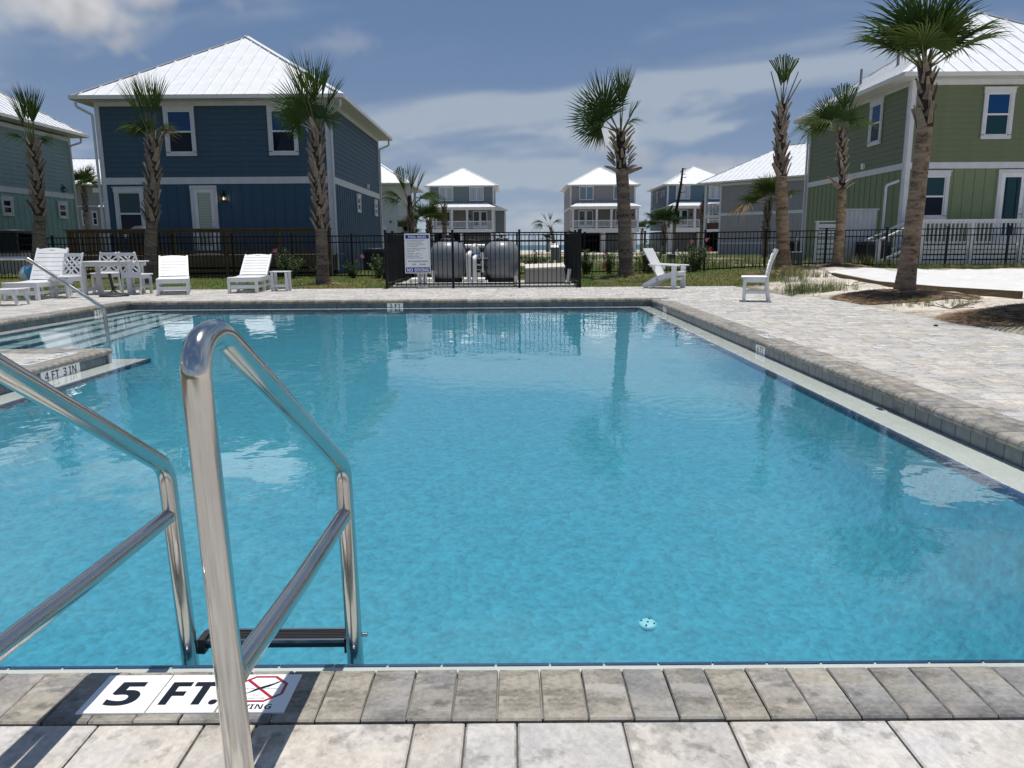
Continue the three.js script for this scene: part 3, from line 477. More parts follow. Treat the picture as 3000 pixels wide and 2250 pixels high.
function win(house, f, x0, x1, y0, y1, glassTop, glassLow, label, o = {}) {
  const w = x1 - x0, h = y1 - y0, t = o.t ?? 0.115, g = new THREE.Group(); g.name = 'window'; if (label) g.userData.label = label; house.add(g); f.put(g, (x0 + x1) / 2, y0, 0.034);
  const fr = new MB(); fr.box(0, t / 2, 0.02, w, t, 0.05).box(0, h - t * 0.7, 0.022, w + (o.cap ?? 0.03), t * 1.4, 0.06).box(-w / 2 + t / 2, h / 2, 0.02, t, h - t * 2.4, 0.048).box(w / 2 - t / 2, h / 2, 0.02, t, h - t * 2.4, 0.048);
  if (o.cap !== 0) fr.box(0, h + 0.012, 0.03, w + 0.1, 0.028, 0.085);
  mesh('frame', fr, M.trim, g);
  const gw = w - 2 * t, gy0 = t, gy1 = h - t * 1.4, gm = (gy0 + gy1) / 2, s = new MB(), a = 0.035;
  s.box(0, gm, 0.008, gw, 0.055, 0.045).box(0, gy0 + a / 2, 0.002, gw, a, 0.03).box(0, gy1 - a / 2, 0.002, gw, a, 0.03).box(-gw / 2 + a / 2, gm, 0.001, a, gy1 - gy0 - 2 * a, 0.03).box(gw / 2 - a / 2, gm, 0.001, a, gy1 - gy0 - 2 * a, 0.03);
  mesh('sash', s, M.white, g);
  const p = mesh('pane', box(gw, (gy1 - gy0) / 2, 0.012), glassTop, g); p.position.set(0, (gm + gy1) / 2, 0);
  const q = mesh('pane', box(gw, (gy1 - gy0) / 2, 0.012), glassLow, g); q.position.set(0, (gm + gy0) / 2, -0.004);
  return g;
}
function door(house, f, x0, x1, y0, y1, inner, label) {
  const w = x1 - x0, h = y1 - y0, g = new THREE.Group(), t = 0.11; g.name = 'door'; if (label) g.userData.label = label; house.add(g); f.put(g, (x0 + x1) / 2, y0, 0.02);
  mesh('frame', new MB().box(-w / 2 + t / 2, h / 2 - t / 2, 0.02, t, h - t, 0.05).box(w / 2 - t / 2, h / 2 - t / 2, 0.02, t, h - t, 0.05).box(0, h - t / 2, 0.022, w + 0.02, t, 0.055), M.trim, g);
  const s = 0.13, W = w - 2 * t; mesh('leaf', new MB().box(-W / 2 + s / 2, h / 2 - t / 2, 0, s, h - t, 0.04).box(W / 2 - s / 2, h / 2 - t / 2, 0, s, h - t, 0.04).box(0, h - t - s / 2, -0.001, W - 2 * s, s, 0.038).box(0, 0.14, -0.001, W - 2 * s, 0.28, 0.038), M.white, g);
  const p = mesh('pane', box(W - 2 * s, h - t - s - 0.28, 0.01), inner.glass, g); p.position.set(0, (0.28 + h - t - s) / 2, inner.blind ? -0.02 : 0);
  if (inner.blind) { const b = new MB(), n = 34, hh = h - t - s - 0.28; for (let k = 0; k < n; k++) b.box(0, 0.28 + (k + 0.5) / n * hh, 0.0, W - 2 * s - 0.03, hh / n * 0.8, 0.012); mesh('blind', b, std({ color: rgb(0.50, 0.55, 0.44), roughness: 0.7 }), g); }
  mesh('handle', new MB().add(new THREE.SphereGeometry(0.03, 10, 8), mat4(W / 2 - s / 2, 0.95, 0.05)).box(W / 2 - s / 2, 1.12, 0.025, 0.05, 0.05, 0.03), M.galv, g);
  return g;
}
function lantern(house, f, x, y, lit) {
  const g = new THREE.Group(); g.name = 'wall_lantern'; house.add(g); f.put(g, x, y, 0.1);
  mesh('lantern_body', new MB().lathe([[0.02, 0.13], [0.11, 0.08], [0.115, 0.07], [0.1, 0.06]].reverse(), 6).box(0, -0.1, 0, 0.17, 0.02, 0.17).box(-0.075, -0.02, -0.075, 0.014, 0.16, 0.014).box(0.075, -0.02, -0.075, 0.014, 0.16, 0.014).box(-0.075, -0.02, 0.075, 0.014, 0.16, 0.014).box(0.075, -0.02, 0.075, 0.014, 0.16, 0.014).box(0, 0.1, -0.09, 0.05, 0.3, 0.02).sweep(fillet([V(0, 0.2, -0.08), V(0, 0.24, -0.02), V(0, 0.13, 0)], 0.03), 0.01, 6), M.black, g);
  if (lit) { const b = mesh('bulb', new MB().lathe([[0, -0.05], [0.02, -0.04], [0.028, 0], [0.018, 0.035], [0, 0.045]], 10), std({ color: rgb(1, 0.8, 0.5), emissive: rgb(1, 0.62, 0.25), emissiveIntensity: 1.4 }), g); b.position.y = -0.03; const l = new THREE.PointLight(new THREE.Color(1, 0.7, 0.38), 0.06); l.name = 'lantern_glow'; l.position.set(0, -0.03, 0); l.castShadow = true; g.add(l); }
}
// hip roof over x0..x1, z1 (back) .. z0 (front); ridge along the depth, or along the width when that is longer
function hipRoof(house, x0, x1, z0, z1, ye, rise, o = {}) {
  const w = x1 - x0, d = z0 - z1, deep = d >= w, r = Math.min(w, d) / 2, cx = (x0 + x1) / 2, cz = (z0 + z1) / 2, yt = ye + rise;
  const A = V(x0, ye, z0), B = V(x1, ye, z0), C = V(x1, ye, z1), D = V(x0, ye, z1), P = deep ? V(cx, yt, z0 - r) : V(x0 + r, yt, cz), Q = deep ? V(cx, yt, z1 + r) : V(x1 - r, yt, cz);
  const b = new MB(); if (deep) { b.tri(A, B, P).quad(B, C, Q, P).tri(C, D, Q).quad(D, A, P, Q); } else { b.quad(A, B, Q, P).tri(B, C, Q).quad(C, D, P, Q).tri(D, A, P); }
  const k = 0.02, dn = (v) => v.clone().setY(v.y - k); b.quad(dn(A), A.clone(), A.clone(), dn(A));
  const roof = mesh('roof', b, roofWhite, house);
  const caps = new MB(), lift = (v) => v.clone().setY(v.y + 0.012); for (const [s, e] of [[A, P], [D, deep ? Q : P], [B, deep ? P : Q], [C, Q], [P, Q]]) if (s.distanceTo(e) > 0.1) caps.beam(lift(s), lift(e), 0.2, 0.035);
  mesh('hip_cap', caps, roofWhite, roof);
  // standing seams, each run up its slope to the hip line
  const sp = o.seam ?? 0.46, list = [], seam = (a, e) => list.push([a, e]);
  const runFB = (z, s) => { for (let x = x0 + sp * 0.6; x < x1; x += sp) { const t = deep ? Math.min(x - x0, x1 - x) : Math.min(r, x - x0, x1 - x); seam(V(x, ye, z), V(x, ye + rise * t / r, z - s * t)); } };
  const runLR = (x, s) => { for (let z = z1 + sp * 0.6; z < z0; z += sp) { const t = deep ? Math.min(r, z - z1, z0 - z) : Math.min(z - z1, z0 - z); seam(V(x, ye, z), V(x + s * t, ye + rise * t / r, z)); } };
  if (!o.faces || o.faces.includes('f')) runFB(z0, 1); if (!o.faces || o.faces.includes('l')) runLR(x0, 1); if (!o.faces || o.faces.includes('r')) runLR(x1, -1);
  const up = (v) => v.clone().setY(v.y + 0.012);
  if (o.separate) for (const [a, e] of list) mesh('roof_seam', new MB().beam(up(a), up(e), 0.045, 0.035), roofWhite, roof);
  else { const m = new MB(); for (const [a, e] of list) m.beam(up(a), up(e), 0.05, 0.04); stuff(mesh('roof_seams', m, roofWhite, roof)); }
  const so = o.over ?? 0.45; mesh('soffit', new MB().quad(V(x0, ye - 0.13, z0), V(x0, ye - 0.13, z1), V(x1, ye - 0.13, z1), V(x1, ye - 0.13, z0)), M.trim, house);
  const gu = new MB().box(cx, ye - 0.062, z0 + 0.03, w + 0.12, 0.125, 0.11).box(cx, ye - 0.062, z1 - 0.03, w + 0.12, 0.125, 0.11).box(x0 - 0.03, ye - 0.062, cz, 0.11, 0.125, d - 0.06).box(x1 + 0.03, ye - 0.062, cz, 0.11, 0.125, d - 0.06); mesh('gutter', gu, gutterMat, house);
  return roof;
}
const spout = (house, pts, mat = M.trim) => mesh('downspout', new MB().sweep(fillet(pts, 0.09, 5), 0.045, 8), mat, house);
function stacks(roof, pts) { for (const [x, y, z, h] of pts) { const o = mesh('vent_pipe', new MB().lathe([[0.11, 0], [0.05, 0.08], [0.045, h], [0, h]], 10), std({ color: rgb(0.2, 0.2, 0.21), roughness: 0.6 }), roof); o.position.set(x, y - 0.05, z); } }
function condenser(label, x, y, z, turn, w = 0.85, h = 0.85) {
  const t = thing('air_conditioner', label, 'air conditioner', [x, y, z], turn, 'air conditioner units beside the houses'), dk = std({ color: rgb(0.045, 0.047, 0.05), roughness: 0.55 });
  const b = new MB().box(0, 0.05, 0, w, 0.1, w).box(0, h - 0.04, 0, w, 0.08, w); for (const sx of [-1, 1]) for (const sz of [-1, 1]) b.box(sx * (w / 2 - 0.03), h / 2, sz * (w / 2 - 0.03), 0.06, h - 0.18, 0.06); mesh('casing', b, dk, t);
  mesh('coil', new MB().box(0, h / 2, 0, w - 0.08, h - 0.18, w - 0.08), shade, t);
  const l = new MB(), n = 16; for (let k = 0; k < n; k++) for (const s of [0, 1]) { const yy = 0.13 + k / n * (h - 0.25); s ? l.box(0, yy, w / 2 - 0.025, w - 0.12, 0.014, 0.03) : l.box(-w / 2 + 0.025, yy, 0, 0.03, 0.014, w - 0.12); l.box(w / 2 - 0.025, yy, 0, 0.03, 0.014, w - 0.12); } mesh('louvre_grille', l, dk, t);
  mesh('fan_guard', new MB().lathe([[w * 0.42, h], [w * 0.42, h + 0.03], [w * 0.38, h + 0.045], [w * 0.1, h + 0.05], [0, h + 0.05]], 20), dk, t);
}
// ----- the dark blue house
{
  const h = thing('blue_house', 'dark blue two storey house with white hip roof behind the left loungers', 'house', [-14.2, 0, -27]), W = 8, D = 9.5;
  const up = paint(0.038, 0.085, 0.13), low = paint(0.024, 0.076, 0.132);
  mesh('wall', new MB().box(W / 2, 3, -D / 2 - 0.005, W, 6, D), up, h);
  const f = new Face(0, 0, 0, W), r = new Face(W, 0, Math.PI / 2, D);
  for (const q of [f, r]) { q.put(mesh('lower_panel', box(q.w, 3.2, 0.02), low, h), q.w / 2, 1.6, 0); siding(h, q, 3.42, 5.87, up); battens(h, q, 0.3, 3.19, low); band(h, q, 3.19, 3.42, 'belt_board'); band(h, q, 5.78, 5.93, 'frieze_board'); }
  corner(h, f, 0.06, 0.2, 5.9); corner(h, f, W - 0.06, 0.2, 5.9, M.trim, 0.2); corner(h, r, 0.08, 0.2, 5.9, M.trim, 0.2); corner(h, r, D - 0.06, 0.2, 5.9);
  const roof = hipRoof(h, -0.5, W + 0.55, 0.5, -D - 0.5, 6.05, 2.98, { separate: true, faces: ['f', 'r'] });
  win(h, f, 2.33, 3.38, 4.13, 5.78, glassBlind, glassDark, 'left upper window with blue shade', { cap: 0 }); win(h, f, 5.88, 6.9, 4.13, 5.78, glassBlind, glassDark, 'right upper window with blue shade', { cap: 0 });
  win(h, f, 0.38, 1.4, 1.35, 3.09, glassTeal, glassDark, 'ground floor window'); door(h, f, 3.03, 3.95, 0.78, 3.14, { glass: glassDark, blind: true }, 'white back door with a closed blind');
  lantern(h, f, 4.2, 2.72, true); win(h, r, 3.9, 4.6, 2.37, 3.08, glassDark, glassDark, 'small side window', { t: 0.1 }); win(h, r, 7.8, 8.5, 2.37, 3.08, glassTeal, glassDark, 'small side window', { t: 0.1 });
  r.put(mesh('vent_box', box(0.12, 0.2, 0.1), M.white, h), 6.4, 3.55, 0.05);
  spout(h, [V(-0.42, 5.9, 0.42), V(-0.42, 5.72, 0.42), V(-0.08, 5.5, 0.08), V(-0.08, 0.3, 0.08)]); spout(h, [V(W + 0.48, 5.9, 0.42), V(W + 0.48, 5.68, 0.42), V(W + 0.06, 5.45, 0.1), V(W + 0.06, 0.2, 0.1)]); spout(h, [V(W + 0.48, 5.9, -D - 0.3), V(W + 0.48, 5.68, -D - 0.3), V(W + 0.08, 5.45, -D + 0.05), V(W + 0.08, 0.2, -D + 0.05)]);
  // timber deck with its railing
  const dx0 = -0.2, dx1 = 8.35, z0 = 2.2, fl = 0.78, rt = 1.6;
  const deckT = thing('timber_deck', 'raised brown timber deck with baluster railing against the blue house', 'deck', [-14.2, 0, -27]);
  for (let k = 0; k < 15; k++) mesh('floor_board', new MB().box((dx0 + dx1) / 2, fl - 0.02, 0.1 + k * 0.145, dx1 - dx0, 0.035, 0.138), M.wood, deckT);
  mesh('rim_joist', new MB().box((dx0 + dx1) / 2, fl - 0.16, z0, dx1 - dx0, 0.24, 0.04), M.wood, deckT); mesh('handrail', new MB().box((dx0 + dx1) / 2, rt, z0, dx1 - dx0 + 0.1, 0.04, 0.15).box((dx0 + dx1) / 2, rt - 0.06, z0, dx1 - dx0, 0.09, 0.04).box((dx0 + dx1) / 2, fl + 0.1, z0, dx1 - dx0, 0.09, 0.04), M.wood, deckT); mesh('handrail', new MB().box(dx0, rt, 1.1, 0.15, 0.04, 2.2).box(dx0, fl + 0.1, 1.1, 0.04, 0.09, 2.2), M.wood, deckT);
  const bg = box(0.036, rt - fl - 0.1, 0.036); for (let k = 0; k < 62; k++) { const o = mesh('baluster', bg, M.wood, deckT); o.position.set(dx0 + 0.08 + k * 0.1375, (rt + fl) / 2, z0 + 0.035); }
  for (let k = 0; k < 14; k++) { const o = mesh('baluster', bg, M.wood, deckT); o.position.set(dx0 - 0.035, (rt + fl) / 2, 0.2 + k * 0.14); }
  for (let k = 0; k < 6; k++) { const o = mesh('post', box(0.12, rt, 0.12), M.wood, deckT); o.position.set(lerp(dx0 + 0.06, dx1 - 0.06, k / 5), rt / 2, z0 - 0.08); }
  for (const y of [0.1, 0.27, 0.44]) mesh('skirt_board', new MB().box((dx0 + dx1) / 2, y, z0 - 0.01, dx1 - dx0, 0.11, 0.025), M.wood, deckT);
  const gr = thing('grill', 'dark covered grill lid standing on the timber deck by the window', 'grill', [-12.4, 0.78, -25.9]); mesh('lid', new MB().lathe([[0, 0.98], [0.2, 0.96], [0.3, 0.86], [0.32, 0.74]].reverse(), 16, mat4(0, 0, 0, 0, 0, 0, 1.5, 1, 0.9)), std({ color: rgb(0.05, 0.05, 0.055), roughness: 0.35 }), gr); mesh('cabinet', new MB().box(0, 0.37, 0, 0.8, 0.74, 0.5), M.blackPlastic, gr);
  condenser('black air conditioner beside the right wall of the blue house', -5.25, 0.05, -29.6, 0);
}
// ----- the pale teal house, far left: its right wall is what shows
{
  const h = thing('teal_house', 'pale teal two storey house at the far left edge', 'house', [-29.6, 0, -26]), W = 9, D = 10.56;
  const up = paint(0.215, 0.315, 0.315), low = paint(0.235, 0.37, 0.355);
  mesh('wall', new MB().box(W / 2, 3, -D / 2, W - 0.01, 6, D), up, h);
  const r = new Face(W, 0, Math.PI / 2, D);
  r.put(mesh('lower_panel', box(r.w, 3.3, 0.02), low, h), r.w / 2, 1.65, 0); siding(h, r, 3.52, 5.95, up); battens(h, r, 0.3, 3.29, low); band(h, r, 3.29, 3.52, 'belt_board'); band(h, r, 5.9, 6.08, 'frieze_board'); corner(h, r, D - 0.07, 0.2, 6, M.trim, 0.18);
  hipRoof(h, -0.5, W + 0.55, 0.5, -D - 0.6, 6.28, 3.2, { faces: ['r'], separate: true });
  win(h, r, 5.15, 5.85, 2.34, 3.12, glassDark, glassDark, 'small side window', { t: 0.1 }); win(h, r, 9.0, 9.7, 2.36, 3.12, glassDark, glassDark, 'small side window', { t: 0.1 });
  lantern(h, r, 9.55, 3.68, false); spout(h, [V(W + 0.45, 6.15, -D - 0.2), V(W + 0.45, 5.9, -D - 0.2), V(W + 0.08, 5.7, -D + 0.12), V(W + 0.08, 0.2, -D + 0.12)]);
  condenser('black air conditioner beside the teal house wall', -19.5, 0.85, -30, 0, 0.95, 0.85); mesh('stand', new MB().box(0, -0.43, 0, 1, 0.85, 1), M.concrete, scene.children[scene.children.length - 1]);
  const mb = thing('meter_box', 'small grey meter box low on the teal house wall', 'meter box', [-20.5, 1.05, -32.6], Math.PI / 2); mesh('casing', new MB().chamfer(0.3, 0.14, 0.42, 0.02, mat4(0, 0, 0.14, Math.PI / 2)), std({ color: rgb(0.3, 0.32, 0.32), roughness: 0.5 }), mb); mesh('conduit', new MB().box(0, -0.55, 0.06, 0.05, 0.7, 0.05), M.galv, mb);
}
// ----- the light green house on the right
{
  const h = thing('green_house', 'light green two storey house with white hip roof at the right', 'house', [12.7, 0, -25]), W = 8.4, D = 8.1;
  const up = paint(0.15, 0.182, 0.098), low = paint(0.17, 0.22, 0.115), Y = (y) => 1.03 + (y - 1.03) * 1.033;
  mesh('wall', new MB().box(W / 2, 3, -D / 2 - 0.005, W, 6, D), up, h);
  const f = new Face(0, 0, 0, W), l = new Face(0, -D, -Math.PI / 2, D), b0 = Y(3.28), b1 = Y(3.47), ye = Y(6.02);
  for (const q of [f, l]) { q.put(mesh('lower_panel', box(q.w, b0, 0.02), low, h), q.w / 2, b0 / 2, 0); siding(h, q, b1, ye - 0.2, up); battens(h, q, 0.3, b0, low, q === f ? 0.34 : 0.42); band(h, q, b0, b1, 'belt_board'); band(h, q, ye - 0.28, ye - 0.11, 'frieze_board'); }
  corner(h, f, 0.06, 0.2, ye - 0.15); corner(h, l, D - 0.06, 0.2, ye - 0.15); corner(h, l, 0.06, 0.2, ye - 0.15);
  const roof = hipRoof(h, -0.5, W + 0.5, 0.5, -D - 0.5, ye, 2.95, { separate: true, faces: ['f', 'l'] });
  stacks(roof, [[0.95, ye + 0.95, -3.0, 0.55], [0.75, ye + 0.82, -5.4, 0.6]]);
  win(h, f, 2.28, 3.24, Y(4.15), Y(5.65), glassBlind, glassTeal, 'upper front window'); win(h, f, 0.46, 1.43, Y(1.72), Y(3.2), glassTeal, glassDark, 'ground floor window'); door(h, f, 3.0, 4.0, 0.95, Y(3.24), { glass: glassTeal }, 'white glazed back door');
  win(h, l, D - 2.65, D - 1.75, Y(4.25), Y(5.72), glassBlind, glassDark, 'upper side window'); l.put(mesh('vent_box', box(0.13, 0.2, 0.1), M.white, h), D - 2.9, 3.72, 0.05);
  spout(h, [V(-0.1, 3.0, -0.15), V(-0.5, 2.85, -0.15), V(-0.5, 0.6, -0.15)]); spout(h, [V(-0.42, ye - 0.15, -D - 0.2), V(-0.42, ye - 0.35, -D - 0.2), V(-0.1, ye - 0.55, -D - 0.02), V(-0.1, 0.3, -D - 0.02)]);
  // white deck, stairs
  const d = thing('white_deck', 'white railed deck with stairs in front of the green house', 'deck', [12.7, 0, -25]), fl = 0.93, rt = 1.70, z0 = 1.22, x1 = 9.5;
  mesh('floor', new MB().box(4.75, fl - 0.06, 0.6, 9.5, 0.12, 1.25), M.white, d); mesh('handrail', new MB().box(4.75, rt, z0, 9.6, 0.045, 0.13).box(4.75, rt - 0.06, z0, 9.5, 0.08, 0.04).box(4.75, fl + 0.09, z0, 9.5, 0.07, 0.04), M.white, d); mesh('handrail', new MB().box(0.06, rt, 0.6, 0.13, 0.045, 1.2).box(0.06, fl + 0.09, 0.6, 0.04, 0.07, 1.2), M.white, d);
  const g = box(0.034, rt - fl - 0.1, 0.034); for (let k = 0; k < 72; k++) { const o = mesh('baluster', g, M.white, d); o.position.set(0.16 + k * 0.13, (rt + fl) / 2, z0 + 0.03); }
  for (let k = 0; k < 7; k++) { const o = mesh('post', box(0.12, rt, 0.12), M.white, d); o.position.set(0.06 + k * 1.55, rt / 2, z0 - 0.02); }
  for (const y of [0.25, 0.41, 0.57, 0.73]) mesh('skirt_board', new MB().box(4.75, y, z0 - 0.03, 9.5, 0.12, 0.025), M.white, d);
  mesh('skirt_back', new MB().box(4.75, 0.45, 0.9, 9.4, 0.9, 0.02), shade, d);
  for (const z of [0.25, 1.15]) { mesh('stair_rail', new MB().beam(V(0.02, rt - 0.02, z), V(-1.2, 1.1, z), 0.11, 0.045).beam(V(0.02, fl + 0.05, z), V(-1.2, 0.42, z), 0.05, 0.07), M.white, d); for (let k = 0; k < 4; k++) { const x = -0.2 - k * 0.27, t = (-x) / 1.22; mesh('stair_baluster', new MB().box(x, lerp((rt + fl) / 2, 0.76, t), z, 0.034, 0.66, 0.034), M.white, d); } mesh('stair_post', new MB().box(-1.22, 0.62, z, 0.11, 1.05, 0.11), M.white, d); }
  for (let k = 0; k < 3; k++) { mesh('tread', new MB().box(-0.22 - k * 0.32, fl - 0.22 - k * 0.2, 0.7, 0.34, 0.05, 0.95), M.white, d); }
  // outdoor shower screens
  const s = thing('slatted_screen', 'low white screen of horizontal slats left of the green house stairs', 'screen', [10.0, 0.3, -25.1]); for (let k = 0; k < 8; k++) mesh('slat', new MB().box(0.36, 0.12 + k * 0.165, 0.03, 0.72, 0.12, 0.025), M.white, s); for (const x of [0.03, 0.69]) mesh('post', new MB().box(x, 0.7, 0, 0.09, 1.4, 0.05), M.white, s); mesh('cap', new MB().box(0.36, 1.42, 0, 0.78, 0.04, 0.12), M.white, s);
  const p = thing('board_enclosure', 'tall pale grey vertical board enclosure beside the green house', 'enclosure', [10.75, 0.3, -25.2]), pg = std({ color: rgb(0.52, 0.54, 0.55), roughness: 0.6, map: dustMap }); for (let k = 0; k < 8; k++) mesh('board', new MB().chamfer(0.145, 0.03, 1.75, 0.006, mat4(0.12 + k * 0.15, 0.9, 0.02, Math.PI / 2)), pg, p); mesh('post', new MB().box(0, 0.9, 0, 0.1, 1.8, 0.1), M.white, p); mesh('rail', new MB().box(0.65, 1.8, 0, 1.3, 0.05, 0.1), pg, p); mesh('hinge', new MB().box(0, 1.4, 0.06, 0.1, 0.05, 0.02).box(0, 0.5, 0.06, 0.1, 0.05, 0.02), M.blackPlastic, p);
  condenser('dark air conditioner between the board enclosure and white stairs', 11.75, 0.2, -24.75, 0, 0.8, 0.85);
  const mb = thing('meter_pedestal', 'dark grey meter box with a pipe by the slatted screen', 'meter box', [9.55, 0.2, -25.6]); mesh('casing', new MB().chamfer(0.42, 0.25, 0.5, 0.02, mat4(0, 0.3, 0.12, Math.PI / 2)), std({ color: rgb(0.09, 0.1, 0.1), roughness: 0.5 }), mb); mesh('pipe', new MB().sweep(fillet([V(0, 0.5, 0), V(0, 0.95, 0), V(0.12, 1.05, 0)], 0.06), 0.025, 8), M.galv, mb);
}
// ----- grey house behind, turned to the left, and the white one seen past the blue house
const lapFar = (r, g, b) => paint(r, g, b, { bumpMap: scaled(lapBump, 1, 0.68), bumpScale: 0.02 }), batFar = (r, g, b) => paint(r, g, b, { bumpMap: scaled(battenBump, 0.33, 1), bumpScale: 0.025 });
{
  const h = thing('grey_house', 'grey two storey house with side balcony between palms and green house', 'house', [17.9, 0, -66], -0.866), W = 9.6, D = 9;
  const up = lapFar(0.285, 0.28, 0.28), low = batFar(0.33, 0.325, 0.33), f = new Face(0, 0, 0, W), l = new Face(0, -D, -Math.PI / 2, D);
  mesh('wall', new MB().box(W / 2, 4.75, -D / 2, W, 2.6, D), up, h); mesh('lower_wall', new MB().box(W / 2, 1.72, -D / 2, W, 3.44, D), low, h);
  band(h, f, 3.36, 3.6, 'belt_board'); band(h, f, 5.85, 6.05, 'frieze_board'); band(h, f, 1.0, 1.12, 'base_board'); corner(h, f, 0.08, 0.2, 6); corner(h, f, W - 0.08, 0.2, 6);
  const roof = hipRoof(h, -2.0, W + 0.5, 0.5, -D - 0.5, 6.2, 3.0, { seam: 0.5, faces: ['f', 'l'] }); stacks(roof, [[4.2, 7.35, -1.6, 0.55], [7.6, 7.2, -1.4, 0.55]]);
  for (const z of [-0.12, -4, -D + 0.2]) mesh('porch_column', new MB().box(-1.5, 3, z, 0.22, 6, 0.22), M.trim, h);
  mesh('balcony', new MB().box(-0.78, 3.35, -D / 2, 1.55, 0.28, D).box(-1.5, 4.42, -D / 2, 0.1, 0.07, D).box(-0.75, 4.42, -0.12, 1.5, 0.07, 0.08).box(-0.75, 3.62, -0.12, 1.5, 0.06, 0.08), M.trim, h);
  const bal = new MB(); for (let k = 0; k < 10; k++) bal.box(-1.35 + k * 0.14, 4.02, -0.12, 0.04, 0.76, 0.04); for (let k = 0; k < 60; k++) bal.box(-1.5, 4.02, -0.25 - k * 0.145, 0.04, 0.76, 0.04); stuff(mesh('balusters', bal, M.trim, h));
  mesh('beam', new MB().box(-0.78, 2.55, -0.4, 1.4, 0.55, 0.2), std({ color: rgb(0.10, 0.06, 0.045), roughness: 0.8 }), h); f.put(mesh('vent_box', box(0.14, 0.22, 0.1), M.white, h), 6.6, 4.7, 0.05);
  condenser('black air conditioner low against the grey house', 21.3, 0.2, -59.2, -0.866, 0.95, 1.0); condenser('second black air conditioner against the grey house wall', 22.4, 0.2, -58.0, -0.866, 0.95, 1.0);
}
{
  const h = thing('white_house', 'white two storey house with corner balcony seen past the blue house', 'house', [-18.5, 0, -62]), W = 9.3, D = 9, up = lapFar(0.62, 0.62, 0.61);
  mesh('wall', new MB().box(W / 2, 3, -D / 2, W, 6, D), up, h); const f = new Face(0, 0, 0, W); corner(h, f, W - 0.08, 0.2, 5.8); band(h, f, 5.6, 5.8, 'frieze_board');
  hipRoof(h, -0.5, W + 1.15, 0.5, -D - 0.5, 5.95, 3.2, { seam: 0.5, faces: ['f'] });
  f.put(mesh('lower_door', new MB().box(0, 0, 0, 1.2, 2.6, 0.08), M.white, h), W - 1.4, 1.3, 0.05); f.put(mesh('door_pane', box(0.36, 0.42, 0.03), glassDark, h), W - 1.45, 1.98, 0.1); f.put(mesh('lamp', box(0.1, 0.15, 0.12), M.black, h), W - 0.5, 2.95, 0.06);
  for (const z of [-0.15, -4.5]) mesh('porch_column', new MB().box(W + 0.95, 3, z, 0.2, 6, 0.2), M.trim, h);
  mesh('balcony', new MB().box(W + 0.52, 3.2, -2.4, 1.05, 0.22, 4.8).box(W + 0.52, 4.2, -0.15, 1.0, 0.07, 0.08).box(W + 0.95, 4.2, -2.4, 0.08, 0.07, 4.6).box(W + 0.52, 3.4, -0.15, 1, 0.06, 0.06), M.trim, h); const b = new MB(); for (let k = 0; k < 7; k++) b.box(W + 0.1 + k * 0.13, 3.8, -0.15, 0.04, 0.76, 0.04); stuff(mesh('balusters', b, M.trim, h)); mesh('beam', new MB().box(W + 0.52, 2.75, -0.4, 0.95, 0.4, 0.2), std({ color: rgb(0.10, 0.06, 0.045), roughness: 0.8 }), h);
}
// ----- tan house glimpsed between the teal and the blue one
{
  const h = thing('tan_house', 'tan house glimpsed between the teal house and the blue house', 'house', [-51, 0, -75], 0.1), W = 14, D = 9, up = lapFar(0.33, 0.30, 0.27);
  mesh('wall', new MB().box(W / 2, 3.5, -D / 2, W, 7, D), up, h); const f = new Face(0, 0, 0, W), roof = hipRoof(h, -0.5, W + 0.5, 0.5, -D - 0.5, 7.15, 2.9, { seam: 0.5, faces: ['f'] }); stacks(roof, [[9.6, 8.4, -1.7, 0.45], [10.9, 8.3, -1.5, 0.45]]);
  win(h, f, 8.75, 9.3, 3.2, 4.65, glassDark, glassDark, null, { t: 0.09 }); win(h, f, 9.7, 10.25, 3.2, 4.6, glassDark, glassDark, null, { t: 0.09 }); f.put(mesh('downspout', box(0.09, 5, 0.09), M.trim, h), 10.6, 2.6, 0.06); f.put(mesh('vent', box(0.75, 0.45, 0.05), M.white, h), 10.4, 6.6, 0.03); band(h, f, 5.0, 5.15, 'belt_board');
  mesh('porch_roof', new MB().quad(V(10.7, 5.0, 0.9), V(13.5, 5.0, 0.9), V(13.5, 5.6, 0), V(11, 5.6, 0)).box(12.1, 4.96, 0.85, 2.9, 0.1, 0.1), roofWhite, h);
}
